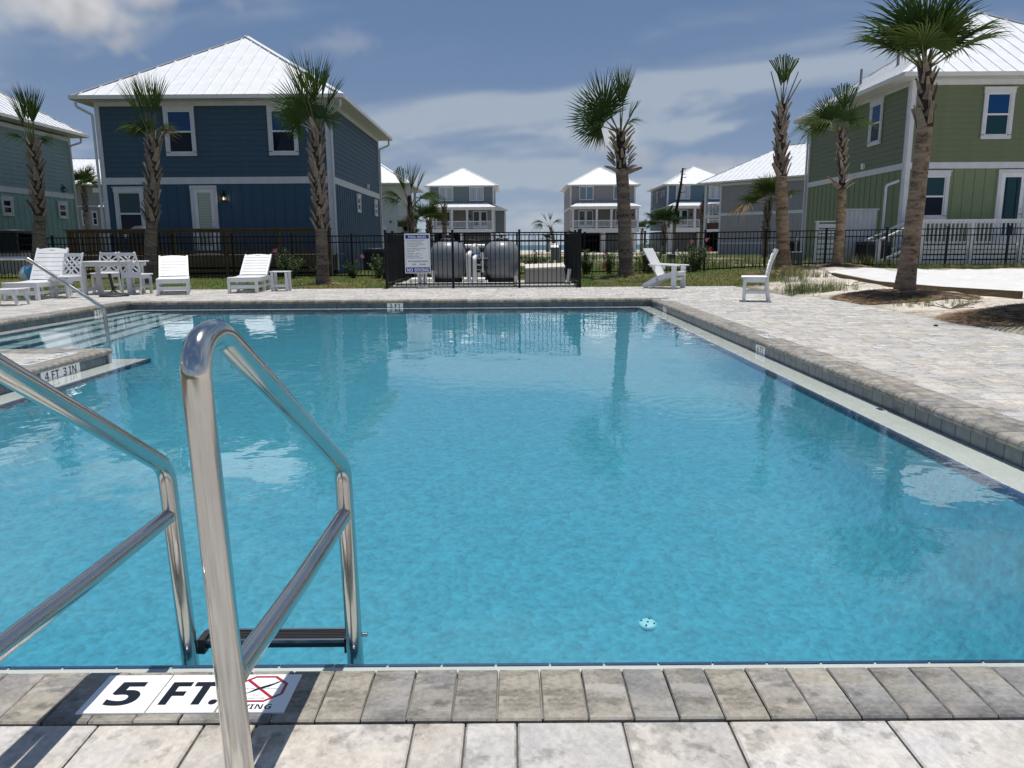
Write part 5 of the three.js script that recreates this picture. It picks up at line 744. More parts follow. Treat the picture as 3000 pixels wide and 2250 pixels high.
// ---------------------------------------------------------------- pool equipment inside the pen
{
  structure(mesh('equipment_pad', new MB().chamfer(4.6, 0.3, 3.2, 0.02, mat4(-0.68, 0.055, -20.5)), M.concrete));
  const tankM = phys({ color: rgb(0.17, 0.185, 0.20), roughness: 0.45, clearcoat: 0.25, clearcoatRoughness: 0.2 });
  for (const [x, l] of [[-1.66, 'grey fibreglass filter tank nearest the pool rules sign'], [-0.25, 'grey fibreglass filter tank beside the beige box']]) {
    const t = thing('filter_tank', l, 'filter tank', [x, 0.05, -20.0], 0, 'grey filter tanks');
    mesh('skirt', new MB().lathe([[0.37, 0], [0.37, 0.1], [0.34, 0.16]], 32), M.blackPlastic, t); mesh('body', new MB().lathe([[0.3, 0.1], [0.4, 0.18], [0.452, 0.3], [0.468, 0.42], [0.472, 0.56], [0.472, 0.575], [0.476, 0.578], [0.476, 0.6], [0.47, 0.603], [0.468, 0.76], [0.45, 0.87], [0.40, 0.97], [0.31, 1.05], [0.2, 1.1], [0.13, 1.12]], 40), tankM, t);
    mesh('collar', new MB().lathe([[0.17, 1.09], [0.18, 1.13], [0.15, 1.16], [0.1, 1.17], [0, 1.17]], 28), M.blackPlastic, t); mesh('relief_valve', new MB().sweep([V(0, 1.16, 0), V(0, 1.25, 0)], 0.03, 10).sweep([V(-0.14, 1.22, 0), V(0.14, 1.22, 0)], 0.014, 8), M.blackPlastic, t); mesh('gauge', new MB().lathe([[0, 1.24], [0.035, 1.25], [0.035, 1.28], [0, 1.29]], 12), M.pvc, t);
    mesh('union', new MB().box(-0.46, 0.62, 0.12, 0.14, 0.12, 0.12), M.blackPlastic, t); mesh('union', new MB().box(-0.44, 0.4, 0.2, 0.1, 0.12, 0.1), M.blackPlastic, t); mesh('drain_cap', new MB().sweep([V(-0.36, 0.16, 0.2), V(-0.42, 0.15, 0.26)], 0.07, 12), M.blackPlastic, t);
    for (let k = 0; k < 10; k++) { const a = k / 10 * TAU; mesh('clamp_bolt', new MB().box(0.165 * Math.cos(a), 1.135, 0.165 * Math.sin(a), 0.03, 0.05, 0.03), M.galv, t); }
  }
  const p = thing('pump_set', 'white valves and blue pump motor between the two filter tanks', 'pump', [-0.95, 0.05, -20.1]), blue = std({ color: rgb(0.012, 0.06, 0.22), roughness: 0.35 });
  mesh('valve_head', new MB().lathe([[0.1, 0.72], [0.14, 0.78], [0.13, 0.92], [0.1, 0.99], [0.04, 1.02], [0, 1.02]], 20), M.pvc, p); mesh('valve_port', new MB().sweep([V(-0.26, 0.96, 0.02), V(0.26, 0.96, 0.02)], 0.052, 14), M.pvc, p); mesh('valve_port', new MB().sweep([V(0.0, 0.9, 0), V(0, 0.9, 0.2)], 0.05, 14), M.pvc, p);
  mesh('motor', new MB().lathe([[0.2, 0.6], [0.23, 0.64], [0.22, 0.7], [0.14, 0.76]], 22), blue, p); mesh('strainer', new MB().lathe([[0.13, 0.3], [0.15, 0.34], [0.15, 0.56], [0.2, 0.6]], 18), M.blackPlastic, p); mesh('pump_body', new MB().box(0, 0.16, 0, 0.3, 0.3, 0.4), M.blackPlastic, p); mesh('pump_motor', new MB().sweep([V(0.14, 0.2, -0.3), V(0.17, 0.6, 0.02)], 0.08, 14), blue, p); mesh('label_plate', new MB().box(0.08, 0.42, 0.2, 0.13, 0.16, 0.02).box(0.08, 0.22, 0.2, 0.13, 0.12, 0.02), M.pvc, p); mesh('cable', new MB().sweep(fillet([V(-0.2, 1.0, 0), V(-0.25, 1.12, 0), V(0.2, 1.1, 0), V(0.26, 0.9, 0.05)], 0.08), 0.014, 6), M.blackPlastic, p); mesh('cable', new MB().sweep(fillet([V(0.02, 1.0, 0.1), V(0.12, 0.95, 0.2), V(0.16, 0.8, 0.16)], 0.05), 0.012, 6), M.blackPlastic, p);
  const q = thing('pipework', 'white plastic pipes rising and running along the pen floor', 'pipes', [0, 0.05, 0]);
  for (const [x, h, z] of [[-1.08, 0.76, -19.3], [-0.93, 0.66, -19.15]]) mesh('riser', new MB().sweep(fillet([V(x, 0, z), V(x, h, z), V(x + 0.02, h + 0.03, z - 0.4)], 0.06), 0.058, 16), M.pvc, q);
  mesh('riser', new MB().sweep([V(-0.74, 0.3, -19.4), V(-0.74, 0.8, -19.4)], 0.04, 14), M.pvc, q); for (const y of [0.62, 0.42]) mesh('coupling', new MB().sweep([V(-0.99, y, -19.35), V(-0.6, y, -19.45)], 0.05, 12), M.blackPlastic, q);
  mesh('floor_pipe', new MB().sweep([V(-2.9, 0.03, -18.95), V(0.05, 0.03, -18.95)], 0.035, 14), M.pvc, q); mesh('floor_pipe', new MB().sweep(fillet([V(-2.6, 0.0, -19.6), V(-2.6, 0.11, -19.6), V(-2.05, 0.11, -19.65)], 0.08), 0.06, 14), M.pvc, q); mesh('floor_pipe', new MB().sweep([V(-1.25, 0.1, -19.7), V(-0.68, 0.1, -19.7)], 0.06, 14), M.pvc, q); mesh('stub', new MB().sweep([V(-1.98, 0.05, -19.2), V(-1.98, 0.36, -19.2)], 0.035, 12), M.pvc, q); mesh('stub', new MB().sweep([V(1.42, 0.0, -19.0), V(1.46, 0.38, -19.0)], 0.045, 12), M.pvc, q); mesh('stub', new MB().sweep([V(0.1, 0.0, -18.9), V(0.12, 0.2, -18.9)], 0.05, 12), M.pvc, q);
  const beige = std({ color: rgb(0.42, 0.385, 0.335), roughness: 0.7, map: dustMap }), b = thing('equipment_bin', 'beige sloped top equipment box inside the pen', 'box', [0.86, 0.03, -19.55]), c = new MB(), A = (x, y, z) => V(x, y, z);
  const lo = [A(-0.52, 0, 0.3), A(0.53, 0, 0.3), A(0.53, 0, -0.35), A(-0.52, 0, -0.35)], hi = [A(-0.47, 0.42, 0.24), A(0.48, 0.45, 0.24), A(0.47, 0.5, -0.3), A(-0.46, 0.48, -0.3)]; for (let k = 0; k < 4; k++) c.quad(lo[k], lo[(k + 1) % 4], hi[(k + 1) % 4], hi[k]); mesh('shell', c, beige, b); mesh('lid', new MB().quad(A(-0.5, 0.425, 0.27), A(0.51, 0.455, 0.27), A(0.5, 0.53, -0.3), A(-0.49, 0.51, -0.3)).quad(A(-0.5, 0.385, 0.272), A(0.51, 0.415, 0.272), A(0.51, 0.455, 0.27), A(-0.5, 0.425, 0.27)).quad(A(0.51, 0.415, 0.272), A(0.5, 0.49, -0.3), A(0.5, 0.53, -0.3), A(0.51, 0.455, 0.27)), std({ color: rgb(0.62, 0.58, 0.52), roughness: 0.6 }), b);
  // the rules board, on the front of the pen
  const s = thing('rules_sign', 'white pool rules board with blue bands fixed to the pen fence', 'sign', [-2.27, 0.37, -18.5]);
  const art = canvasTex(640, 960, (k, W, H) => {
    k.fillStyle = '#e9ebea'; k.fillRect(0, 0, W, H); k.fillStyle = '#1b1c86'; k.fillRect(26, 26, W - 52, 92); k.fillRect(20, H - 142, W - 40, 122); k.strokeStyle = '#1b1c86'; k.lineWidth = 4; k.strokeRect(32, 126, W - 64, H - 276);
    k.fillStyle = '#f2f2f2'; k.textAlign = 'center'; k.textBaseline = 'middle'; k.font = 'bold 76px sans-serif'; k.fillText('POOL RULES', W / 2, 74); k.font = 'bold 112px sans-serif'; k.save(); k.translate(W / 2, H - 80); k.scale(0.92, 1); k.fillText('NO DIVING', 0, 0); k.restore();
    k.fillStyle = '#1c1d30'; k.font = 'bold 25px sans-serif'; k.textAlign = 'left'; const L = ['1. NO FOOD OR BEVERAGES IN THE POOL OR', '   ON POOL WET DECK. COMMERCIALLY', '   BOTTLED WATER IN PLASTIC BOTTLES IS', '   ALLOWED ON THE POOL WET DECK FOR', '   POOL PATRON HYDRATION.', '2. NO GLASS OR ANIMALS IN THE FENCED POOL', '   AREA (OR 50 FEET 15.24M FROM', '   UNFENCED POOL).', '3. BATHING LOAD: ____ PERSONS.', '4. POOL HOURS: ____ A.M. TO ____ P.M.', '5. SHOWER BEFORE ENTERING.', '6. DO NOT SWALLOW THE POOL WATER.'];
    L.forEach((t, n) => { k.save(); k.translate(46, 158 + n * 37 + (n > 4 ? 12 : 0) + (n > 7 ? 10 : 0)); k.scale(0.86, 1); k.fillText(t, 0, 0); k.restore(); });
    k.textAlign = 'center'; k.font = 'bold 52px sans-serif'; k.save(); k.translate(W / 2 + 12, 670); k.scale(0.82, 1); k.fillText('POOL MAXIMUM DEPTH:', 0, 0); k.fillText('__ FEET    __ INCHES', 0, 74); k.restore();
  });
  const g = new MB().chamfer(0.62, 0.008, 0.945, 0.002, mat4(0, 0.4725, 0.02, Math.PI / 2)).geo(), u = g.attributes.uv, pp = g.attributes.position; for (let n = 0; n < u.count; n++) u.setXY(n, pp.getX(n) / 0.62 + 0.5, pp.getY(n) / 0.945);
  mesh('board', g, std({ map: art, roughness: 0.4 }), s); for (const x of [-0.285, 0.285]) for (const y of [0.03, 0.915]) mesh('screw', new MB().lathe([[0, 0.004], [0.008, 0.002], [0.008, -0.002]].reverse(), 8, mat4(x, y, 0.021, Math.PI / 2)), M.galv, s);
  const w = thing('sign_post', 'pair of white square posts standing below the rules board', 'post', [-2.19, 0, -18.72]); mesh('sleeve', new MB().box(-0.07, 0.3, 0, 0.1, 0.75, 0.1), M.pvc, w); mesh('sleeve', new MB().box(0.055, 0.3, 0, 0.1, 0.75, 0.1), M.pvc, w);
}
{ const t = thing('utility_box', 'grey utility box with white hood on a post behind the pen', 'utility box', [1.4, 0.05, -24.6]); mesh('casing', new MB().chamfer(0.24, 0.18, 0.42, 0.02, mat4(0, 0.7, 0.1, Math.PI / 2)), std({ color: rgb(0.36, 0.36, 0.33), roughness: 0.6 }), t); mesh('hood', new MB().quad(V(-0.13, 0.9, 0.11), V(0.13, 0.9, 0.11), V(0.11, 1.02, -0.06), V(-0.1, 1.02, -0.06)).box(0, 0.93, -0.06, 0.24, 0.15, 0.1), M.white, t); for (const x of [-0.08, 0.08, 0.15]) mesh('conduit', new MB().sweep([V(x, -0.1, 0), V(x, x > 0.1 ? 0.95 : 0.6, 0)], 0.03, 8), M.galv, t); }
{ const t = thing('cable_pedestal', 'small dark green utility pedestal beyond the right fence', 'utility box', [6.95, 0.0, -33]); mesh('casing', new MB().chamfer(0.3, 0.55, 0.26, 0.02, mat4(0, 0.6, 0)), std({ color: rgb(0.02, 0.085, 0.07), roughness: 0.6 }), t); mesh('marker_rod', new MB().beam(V(0.1, 0.55, 0), V(0.26, 0.8, 0), 0.05, 0.02), M.white, t); }
{ const t = thing('burnt_pole', 'tall blackened bare tree trunk in front of the slate blue house', 'dead tree', [15.2, 0, -70]), m = std({ color: rgb(0.02, 0.018, 0.016), roughness: 0.95 }), mg = std({ color: rgb(0.24, 0.21, 0.18), roughness: 0.95 }); mesh('trunk', new MB().sweep([V(-0.25, 3.6, 0), V(0.0, 5, 0), V(0.2, 6.4, 0), V(0.32, 7.75, 0)], (k) => 0.15 - 0.07 * k, 10), m, t); mesh('lower_trunk', new MB().sweep([V(-0.3, 0, 0), V(-0.3, 2, 0.02), V(-0.25, 3.7, 0)], (k) => 0.14 + 0.01 * k, 10), mg, t); for (const [y, l, s] of [[7.65, 0.3, 1], [7.2, 0.32, 1], [6.9, 0.45, 1], [6.3, 0.25, 1], [5.6, 0.5, 1], [7.45, 0.2, -1], [6.5, 0.2, -1]]) mesh('branch_stub', new MB().sweep([V(0.1 + (y - 5.6) * 0.1, y, 0), V(0.1 + (y - 5.6) * 0.1 + s * l, y + 0.12 * l, 0.05)], 0.035, 6), m, t); }
// ---------------------------------------------------------------- volleyball court of white sand behind a timber edge
{
  const b = new MB(), n = 70, m = 70, Y = (x, z) => landY(x, z) + 0.07 - 0.02 * smooth(14, 20, -z) + (noise3(x * 2.2, z * 2.2, 77) - 0.5) * 0.1 + (noise3(x * 4.4, z * 4.4, 78) - 0.5) * 0.07, pos = [], uv = [], idx = [];
  for (let j = 0; j <= m; j++) for (let i = 0; i <= n; i++) { const v = j / m, z = lerp(-13.2, -21.6, v), x = lerp(8.9 + (j === 0 ? 0.06 : 0.03), 17, i / n); pos.push(x, Math.max(Y(x, z), 0.1) - (i === 0 || j === m || j === 0 ? 0.05 : 0), z); uv.push(x, z); }
  for (let j = 0; j < m; j++) for (let i = 0; i < n; i++) { const a = j * (n + 1) + i, q = a + 1, c = a + n + 1; idx.push(a, q, c + 1, a, c + 1, c); }
  const g = new THREE.BufferGeometry(); g.setAttribute('position', new THREE.Float32BufferAttribute(pos, 3)); g.setAttribute('uv', new THREE.Float32BufferAttribute(uv, 2)); g.setIndex(idx); g.computeVertexNormals();
  structure(mesh('sand_court', g, std({ color: rgb(0.72, 0.72, 0.72), map: scaled(whiteSandMap, 0.5, 0.5), roughness: 1, bumpMap: scaled(sandBump, 0.8, 0.8), bumpScale: 0.02 }), scene, 'white sand play court edged with timber'));
  const t = thing('timber_edging', 'weathered timber beams edging the white sand court', 'timber edging'); [[[8.87, -13.15], [8.86, -15.6]], [[8.86, -15.62], [8.8, -18.2]], [[8.8, -18.22], [8.75, -20.6]], [[8.95, -13.1], [11.4, -13.1]], [[11.42, -13.1], [14, -13.1]]].forEach(([[xa, za], [xb, zb]]) => mesh('beam', new MB().beam(V(xa, landY(xa, za) + 0.055 - 0.075 * smooth(13.5, 19, -za), za), V(xb, landY(xb, zb) + 0.055 - 0.075 * smooth(13.5, 19, -zb), zb), 0.1, 0.16), M.wood, t));
}

// ---------------------------------------------------------------- sabal palms
const barkMap = tex(256, 512, (u, v) => { const w = fbm(u, v, 5, 8, 3, 70) * 0.03, ring = fbm(u, v + w, 3, 44, 2, 71), f = fbm(u, v, 26, 60, 3, 72), crack = smooth(0.62, 0.75, fbm(u, v, 8, 34, 3, 73)), spot = fbm(u, v, 4, 6, 3, 75); const k = 0.42 + ring * 0.75 + (f - 0.5) * 0.5 - crack * 0.35 + (spot - 0.5) * 0.3; return [k, k * 0.93, k * 0.86]; });
const barkBump = tex(256, 512, (u, v) => { const w = fbm(u, v, 5, 8, 3, 70) * 0.03; return clamp(fbm(u, v + w, 3, 44, 2, 71) * 0.9 - smooth(0.62, 0.75, fbm(u, v, 8, 34, 3, 73)) * 0.5 + 0.15); }, false);
const bootMap = tex(128, 256, (u, v) => { const a = fbm(u, v, 22, 3, 3, 80), b = fbm(u, v, 4, 5, 3, 81); const k = 0.55 + (a - 0.5) * 0.5 + b * 0.5; return [k, k * 0.93, k * 0.86]; });
const barkM = [[0.30, 0.235, 0.175], [0.235, 0.195, 0.16], [0.34, 0.255, 0.175]].map(([r, g, b]) => std({ color: rgb(r, g, b), map: scaled(barkMap, 0.9, 0.55), bumpMap: scaled(barkBump, 0.9, 0.55), bumpScale: 0.02, roughness: 0.95 }));
const coreM = std({ color: rgb(0.055, 0.042, 0.032), roughness: 1, map: scaled(bootMap, 6, 2) });
const bootM = [[0.31, 0.27, 0.225], [0.25, 0.21, 0.17], [0.38, 0.325, 0.27]].map(([r, g, b]) => std({ color: rgb(r, g, b), map: scaled(bootMap, 4, 2), roughness: 0.9 }));
const leafMap = tex(64, 256, (u, v) => { const a = fbm(u, v, 12, 2, 2, 60), b = fbm(u, v, 2, 5, 3, 61); const k = 0.7 + (a - 0.5) * 0.4 + b * 0.55; return [k * (0.9 + b * 0.2), k, k * 0.9]; });
const leafM = [[0.068, 0.122, 0.030], [0.052, 0.10, 0.027], [0.098, 0.145, 0.032]].map(([r, g, b]) => phys({ color: rgb(r, g, b), map: scaled(leafMap, 2, 1), roughness: 0.6, transmission: 0.32, thickness: 0, ior: 1.2 }));
const dryM = std({ color: rgb(0.33, 0.25, 0.14), roughness: 0.9, map: scaled(bootMap, 4, 2) }), petM = std({ color: rgb(0.115, 0.125, 0.035), roughness: 0.6 }), petDry = std({ color: rgb(0.23, 0.19, 0.12), roughness: 0.85, map: scaled(bootMap, 4, 2) });
const hub = V(0, 0, 0);
function fanGeo(o) {                              // petiole along +y, fan in the xy plane, upper face towards +z
  const b = new MB(), { pet, R, half, n } = o, P = [];
  const bend = (y) => -(o.bend ?? 0.06) * y * y;
  for (let k = 0; k <= 6; k++) { const y = pet * k / 6; P.push(V(0, y, bend(y))); }
  const tip = P[6], slope = -2 * (o.bend ?? 0.06) * pet, dir = V(0, 1, slope).normalize(), nz = V(0, -dir.z, dir.y);
  const put = (x, y, z) => V(x, 0, 0).addScaledVector(dir, y).addScaledVector(nz, z).add(tip);
  const d = half / n * 2;
  for (let k = 0; k < n; k++) {
    if (o.gap && rnd() < o.gap) continue;
    const a = -half + (k + 0.5) * d + rr(-0.02, 0.02), len = R * (0.72 + 0.28 * Math.cos(a * 0.8)) * rr(0.9, 1.06), w = Math.tan(d / 2) * 0.94, up = rr(-0.02, 0.05), tipDrop = (o.droop ?? 0.25) * rr(0.4, 1.5), cup = o.cup ?? 0.1;
    const S = (r, s, h) => { const q = r / R, aa = a + s / Math.max(r, 0.05), zz = -tipDrop * R * q ** 3 + up * q + cup * R * Math.abs(Math.sin(a)) * q + h; return put(r * Math.sin(a) + s * Math.cos(a), r * Math.cos(a) - s * Math.sin(a), zz); };
    const fuse = 0.36 * R, w1 = fuse * w, rows = o.cut ? [[0.02, 0.004], [fuse, w1], [len * 0.72, w1 * 1.35]] : [[0.02, 0.004], [fuse, w1], [lerp(fuse, len, 0.55), w1 * 0.8], [len * 0.9, w1 * 0.25], [len, 0.001]];
    for (let i = 0; i + 1 < rows.length; i++) { const [r0, a0] = rows[i], [r1, a1] = rows[i + 1], h0 = a0 * 0.55, h1 = a1 * 0.55, C0 = S(r0, 0, -h0), C1 = S(r1, 0, -h1), v0 = r0 / R, v1 = r1 / R; b.quad(S(r0, -a0, h0), C0, C1, S(r1, -a1, h1), [[0, v0], [0.5, v0], [0.5, v1], [0, v1]]); b.quad(C0, S(r0, a0, h0), S(r1, a1, h1), C1, [[0.5, v0], [1, v0], [1, v1], [0.5, v1]]); }
  }
  return { leaf: b.geo(), pet: new MB().sweep(P, (t) => lerp(o.pr ?? 0.024, 0.011, t), 5, false).geo() };
}
const FAN = {
  big: [0, 1, 2].map(() => fanGeo({ pet: 0.75, R: 1.05, half: 2.0, n: 40, droop: 0.38, cup: 0.12 })),
  wide: [0, 1].map(() => fanGeo({ pet: 0.6, R: 1.05, half: 2.2, n: 44, droop: 0.16, cup: 0.05, gap: 0.04 })),
  cut: [0, 1].map(() => fanGeo({ pet: 0.62, R: 0.95, half: 0.62, n: 17, droop: 0.02, cup: 0.25, cut: true })),
  up: [0, 1, 2].map(() => fanGeo({ pet: 0.72, R: 0.95, half: 0.4, n: 12, droop: 0.08, cup: 0.3, gap: 0.05 })),
  droop: [0, 1].map(() => fanGeo({ pet: 0.6, R: 0.85, half: 1.5, n: 28, droop: 0.85, cup: 0.05, bend: 0.35 })),
};
const bootGeo = [0, 1, 2, 3].map((q) => { const b = new MB(), L = 1, n = 4, sec = (t) => { const w = lerp(0.5, 0.26, t) * (t > 0.9 ? 0.9 : 1), z = 0.16 * t * t * (q > 1 ? 1.5 : 0.7), h = lerp(0.1, 0.07, t); return [V(-w / 2, t, z - h * 0.4), V(0, t, z + h), V(w / 2, t, z - h * 0.4), V(0, t, z - h * 0.7)]; }; for (let i = 0; i < n; i++) { const A = sec(i / n), B = sec((i + 1) / n); for (let k = 0; k < 4; k++) { const m = (k + 1) % 4; b.quad(A[k], A[m], B[m], B[k]); } } const T = sec(1); b.quad(T[0], T[1], T[2], T[3]); return b.geo(); });
const orient = (o, dir, roll, normal) => { const y = dir.clone().normalize(); let z = (normal || V(0, 1, 0)).clone(); z.addScaledVector(y, -z.dot(y)); if (z.lengthSq() < 1e-4) z.set(0, 0, 1); z.normalize(); const x = y.clone().cross(z); o.quaternion.setFromRotationMatrix(new THREE.Matrix4().makeBasis(x, y, z)).multiply(new THREE.Quaternion().setFromAxisAngle(V(0, 1, 0), roll)); };
// path: [x, y] of the trunk's middle line relative to its foot; b0, b1 heights where the old leaf bases begin and end
function palm(label, x, z, path, r0, r1, b0, b1, fronds, o = {}) {
  const gy = landY(x, z) - 0.08, t = thing('palm_tree', label, 'palm tree', [x, gy, z], 0), C = new THREE.CatmullRomCurve3(path.map(([a, y]) => V(a, y, 0))), N = 40, top = path[path.length - 1][1], pts = C.getPoints(N), bm = barkM[o.bark ?? 0];
  const ax = (y) => { for (let i = 1; i < pts.length; i++) if (pts[i].y >= y) return lerp(pts[i - 1].x, pts[i].x, (y - pts[i - 1].y) / (pts[i].y - pts[i - 1].y)); return pts[N].x; };
  const rad = (y) => { const flare = 0.42 * r0 * Math.exp(-y / 0.22), k = y / top; return lerp(r0, r1, clamp(k)) + flare + (noise3(y * 5 + x * 3, x, 8) - 0.5) * 0.02 - (y > b0 ? 0.02 * smooth(b0, b0 + 0.2, y) : 0); };
  const lowP = pts.filter((p) => p.y < b0 + 0.05), upP = pts.filter((p) => p.y >= b0 - 0.12); mesh('trunk', new MB().sweep(lowP, (k) => rad(lowP[Math.round(k * (lowP.length - 1))].y), o.seg ?? 20), bm, t); mesh('fibre_core', new MB().sweep(upP, (k) => rad(upP[Math.round(k * (upP.length - 1))].y) * 0.93, o.seg ?? 16), coreM, t);
  const dens = o.dens ?? 0.029, nb = Math.round((b1 - b0) / dens), flareB = o.flare ?? 0.2;
  const merged = o.merge ? new MB() : null;
  for (let k = 0; k < nb; k++) {
    const y = lerp(b0 - 0.05, b1, k / nb), a = k * 2.3999 + rr(-0.2, 0.2), r = rad(y) * 0.9 + (o.bulge ?? 0) * Math.sin(clamp((y - b0) / (b1 - b0)) * Math.PI), L = (o.bootL ?? 0.36) * rr(0.75, 1.15) * (k < 5 ? (o.skirt ?? 1) : 1), out = flareB + (k < 6 ? (o.skirtOut ?? 0) : 0) + rr(-0.05, 0.1), sw = (k % 2 ? 1 : -1) * rr(0.35, 0.75);
    const d = V(Math.cos(a) * Math.sin(out), Math.cos(out), Math.sin(a) * Math.sin(out)), tan = V(-Math.sin(a), 0, Math.cos(a)); d.addScaledVector(tan, sw * 0.6).normalize();
    const m = new THREE.Mesh(bootGeo[Math.floor(rnd() * 4)], bootM[Math.floor(rnd() * 3)]); m.position.set(ax(y) + Math.cos(a) * r, y, Math.sin(a) * r); orient(m, d, 0, V(Math.cos(a), 0.2, Math.sin(a))); m.scale.set(L * (o.bootW ?? 0.72), L, L * 0.6);
    if (merged) { m.updateMatrix(); merged.add(m.geometry, m.matrix); } else { m.name = 'leaf_base'; m.castShadow = m.receiveShadow = true; t.add(m); }
  }
  if (merged) stuff(mesh('leaf_bases', merged, bootM[1], t));
  const cx = ax(b1), cy = b1 - 0.02;
  fronds.forEach(([kind, az, el, roll, s, tone]) => {
    const A = az * Math.PI / 180, E = el * Math.PI / 180, d = V(Math.cos(A) * Math.cos(E), Math.sin(E), Math.sin(A) * Math.cos(E));
    if (kind === 'bare') { const m = mesh('petiole', new MB().sweep([V(0, 0, 0), V(0, 0.3 * s, 0), V(0, s, 0)], (k) => lerp(0.03, 0.014, k), 5), tone === 1 ? petM : petDry, t); m.position.set(cx + d.x * 0.06, cy - 0.05, d.z * 0.06); orient(m, d, 0); return; }
    const set = FAN[kind], q = set[Math.floor(rnd() * set.length)], g = mesh('frond', q.leaf, tone === 9 ? dryM : leafM[tone ?? Math.floor(rnd() * 3)], t), p = mesh('petiole', q.pet, petM, g);
    g.position.set(cx + d.x * 0.05, cy, d.z * 0.05); orient(g, d, roll * Math.PI / 180); g.scale.setScalar(s);
  });
  return t;
}
const many = (list) => list;
palm('thin palm with narrow upright crown in front of the teal house', -13.35, -21.3, [[0, 0], [0.18, 1.0], [0.32, 2.2], [0.36, 3.2], [0.36, 3.85]], 0.185, 0.125, 2.0, 3.75, [['up', 170, 84, 10, 1.0], ['up', 20, 82, -20, 1.0], ['up', 90, 86, 0, 1.05], ['up', 270, 84, 30, 1.0], ['up', 45, 80, 50, 0.95], ['up', 140, 79, 40, 0.95], ['droop', 185, 62, 10, 0.6], ['droop', 0, 64, 0, 0.5], ['droop', 330, 62, 20, 0.4], ['up', 200, 70, 60, 0.8], ['bare', 180, 65, 0, 0.5]], { bark: 1 });
palm('palm with bunched upright fronds before the left of the blue house', -10.38, -21.8, [[0, 0], [0.08, 1.0], [0.25, 2.2], [0.40, 3.4], [0.46, 4.05]], 0.175, 0.135, 1.8, 4.0, [['up', 170, 82, 0, 1.12], ['up', 100, 84, 10, 1.1], ['up', 30, 80, -10, 1.1], ['up', 200, 74, 30, 1.1], ['up', 150, 70, 60, 1.05], ['up', 300, 82, 40, 1.1], ['up', 60, 76, 70, 1.0], ['droop', 178, 58, 20, 0.72], ['droop', 200, 54, -10, 0.65], ['droop', 150, 56, 10, 0.65], ['droop', 10, 64, 0, 0.62, 2], ['droop', 350, 60, 30, 0.5, 9], ['big', 175, 66, 70, 0.5]], { bark: 1, skirt: 1.1 });
palm('palm with a large left leaning fan before the blue house corner', -5.12, -20.6, [[0, 0], [0.02, 1.5], [0.0, 2.8], [0.03, 4.15]], 0.165, 0.135, 1.55, 4.1, [['wide', 176, 46, 72, 0.82, 1], ['wide', 185, 28, 60, 0.68, 0], ['big', 165, 58, 80, 0.85, 0], ['cut', 95, 86, 0, 1.18, 0], ['up', 60, 84, 0, 1.18], ['up', 20, 78, 30, 1.1], ['up', 330, 80, -20, 1.1], ['up', 0, 66, 60, 0.95], ['wide', 10, 58, -70, 0.6, 1], ['up', 120, 76, 0, 1.2], ['up', 150, 72, 30, 1.15], ['bare', 0, 68, 0, 0.8, 1], ['bare', 150, 72, 0, 0.8]], { bark: 1 });
palm('stout palm with flared old leaf bases and lopsided fan at the middle', 3.34, -22, [[0, 0], [-0.06, 1.2], [-0.15, 2.6], [-0.22, 3.4], [-0.24, 4.1]], 0.205, 0.16, 3.05, 4.1, [['wide', 178, 40, 78, 1.08, 1], ['wide', 190, 24, 62, 0.95, 1], ['big', 168, 56, 84, 1.02, 1], ['up', 120, 84, 10, 1.08, 1], ['up', 60, 86, -10, 1.1, 1], ['up', 90, 80, 40, 1.0, 0], ['up', 0, 66, 40, 0.62, 1], ['droop', 5, 66, 0, 0.5, 1], ['droop', 180, 30, 20, 0.8, 1], ['bare', 180, 64, 0, 0.95, 1], ['bare', 0, 64, 0, 1.0, 1]], { bark: 1, flare: 0.6, bulge: 0.1, bootL: 0.3, bootW: 0.7, skirt: 1.35, skirtOut: 0.55, dens: 0.02 });
palm('tall trimmed palm with one small clipped fan and bare stalks', 8.18, -22.8, [[0, 0], [-0.1, 1.2], [-0.22, 2.6], [-0.3, 3.8], [-0.32, 4.75]], 0.20, 0.13, 2.75, 4.62, [['cut', 95, 88, 0, 1.12, 0], ['up', 60, 82, 30, 0.85, 2], ['up', 130, 80, -20, 0.85, 0], ['bare', 180, 72, 0, 1.15], ['bare', 0, 70, 0, 1.15], ['bare', 20, 62, 0, 0.95], ['bare', 90, 86, 0, 1.3]], { bark: 2, bootW: 0.8, skirt: 1.25 });
palm('slim palm with clipped fan and shaggy collar beside the green house', 9.76, -22.75, [[0, 0], [0.02, 1.2], [-0.02, 2.4], [-0.1, 3.4], [-0.16, 3.95]], 0.155, 0.095, 2.35, 3.9, [['wide', 178, 62, 80, 0.8, 1], ['big', 186, 48, 60, 0.72, 0], ['cut', 95, 85, 5, 1.02, 0], ['up', 20, 78, 20, 0.85, 1], ['wide', 10, 64, -70, 0.6, 0], ['droop', 190, 40, 0, 1.0, 2], ['droop', 210, 30, 10, 0.8, 2], ['droop', 160, 42, -10, 0.9, 2], ['droop', 20, 44, 0, 0.7, 2], ['bare', 90, 86, 0, 1.1, 1], ['bare', 0, 66, 0, 0.9]], { bark: 2, bootL: 0.27, skirt: 1.7, skirtOut: 0.75, bootW: 0.75 });
palm('large full crowned palm at the right, nearest the sand court', 7.36, -14.15, [[0, 0], [0.06, 1.2], [0.1, 2.4], [0.1, 3.3], [0.02, 4.15]], 0.165, 0.125, 3.05, 4.05, many(Array.from({ length: 15 }, (_, k) => [k % 4 === 3 ? 'wide' : 'big', k * 137.5 + 20, [82, 72, 64, 56, 50, 42, 34][k % 7], rr(-30, 30), rr(0.74, 0.92)])).concat([['bare', 160, 58, 0, 0.8]]), { bark: 0, bootL: 0.26, bootW: 0.95, flare: 0.16, skirt: 1.5, dens: 0.034 });
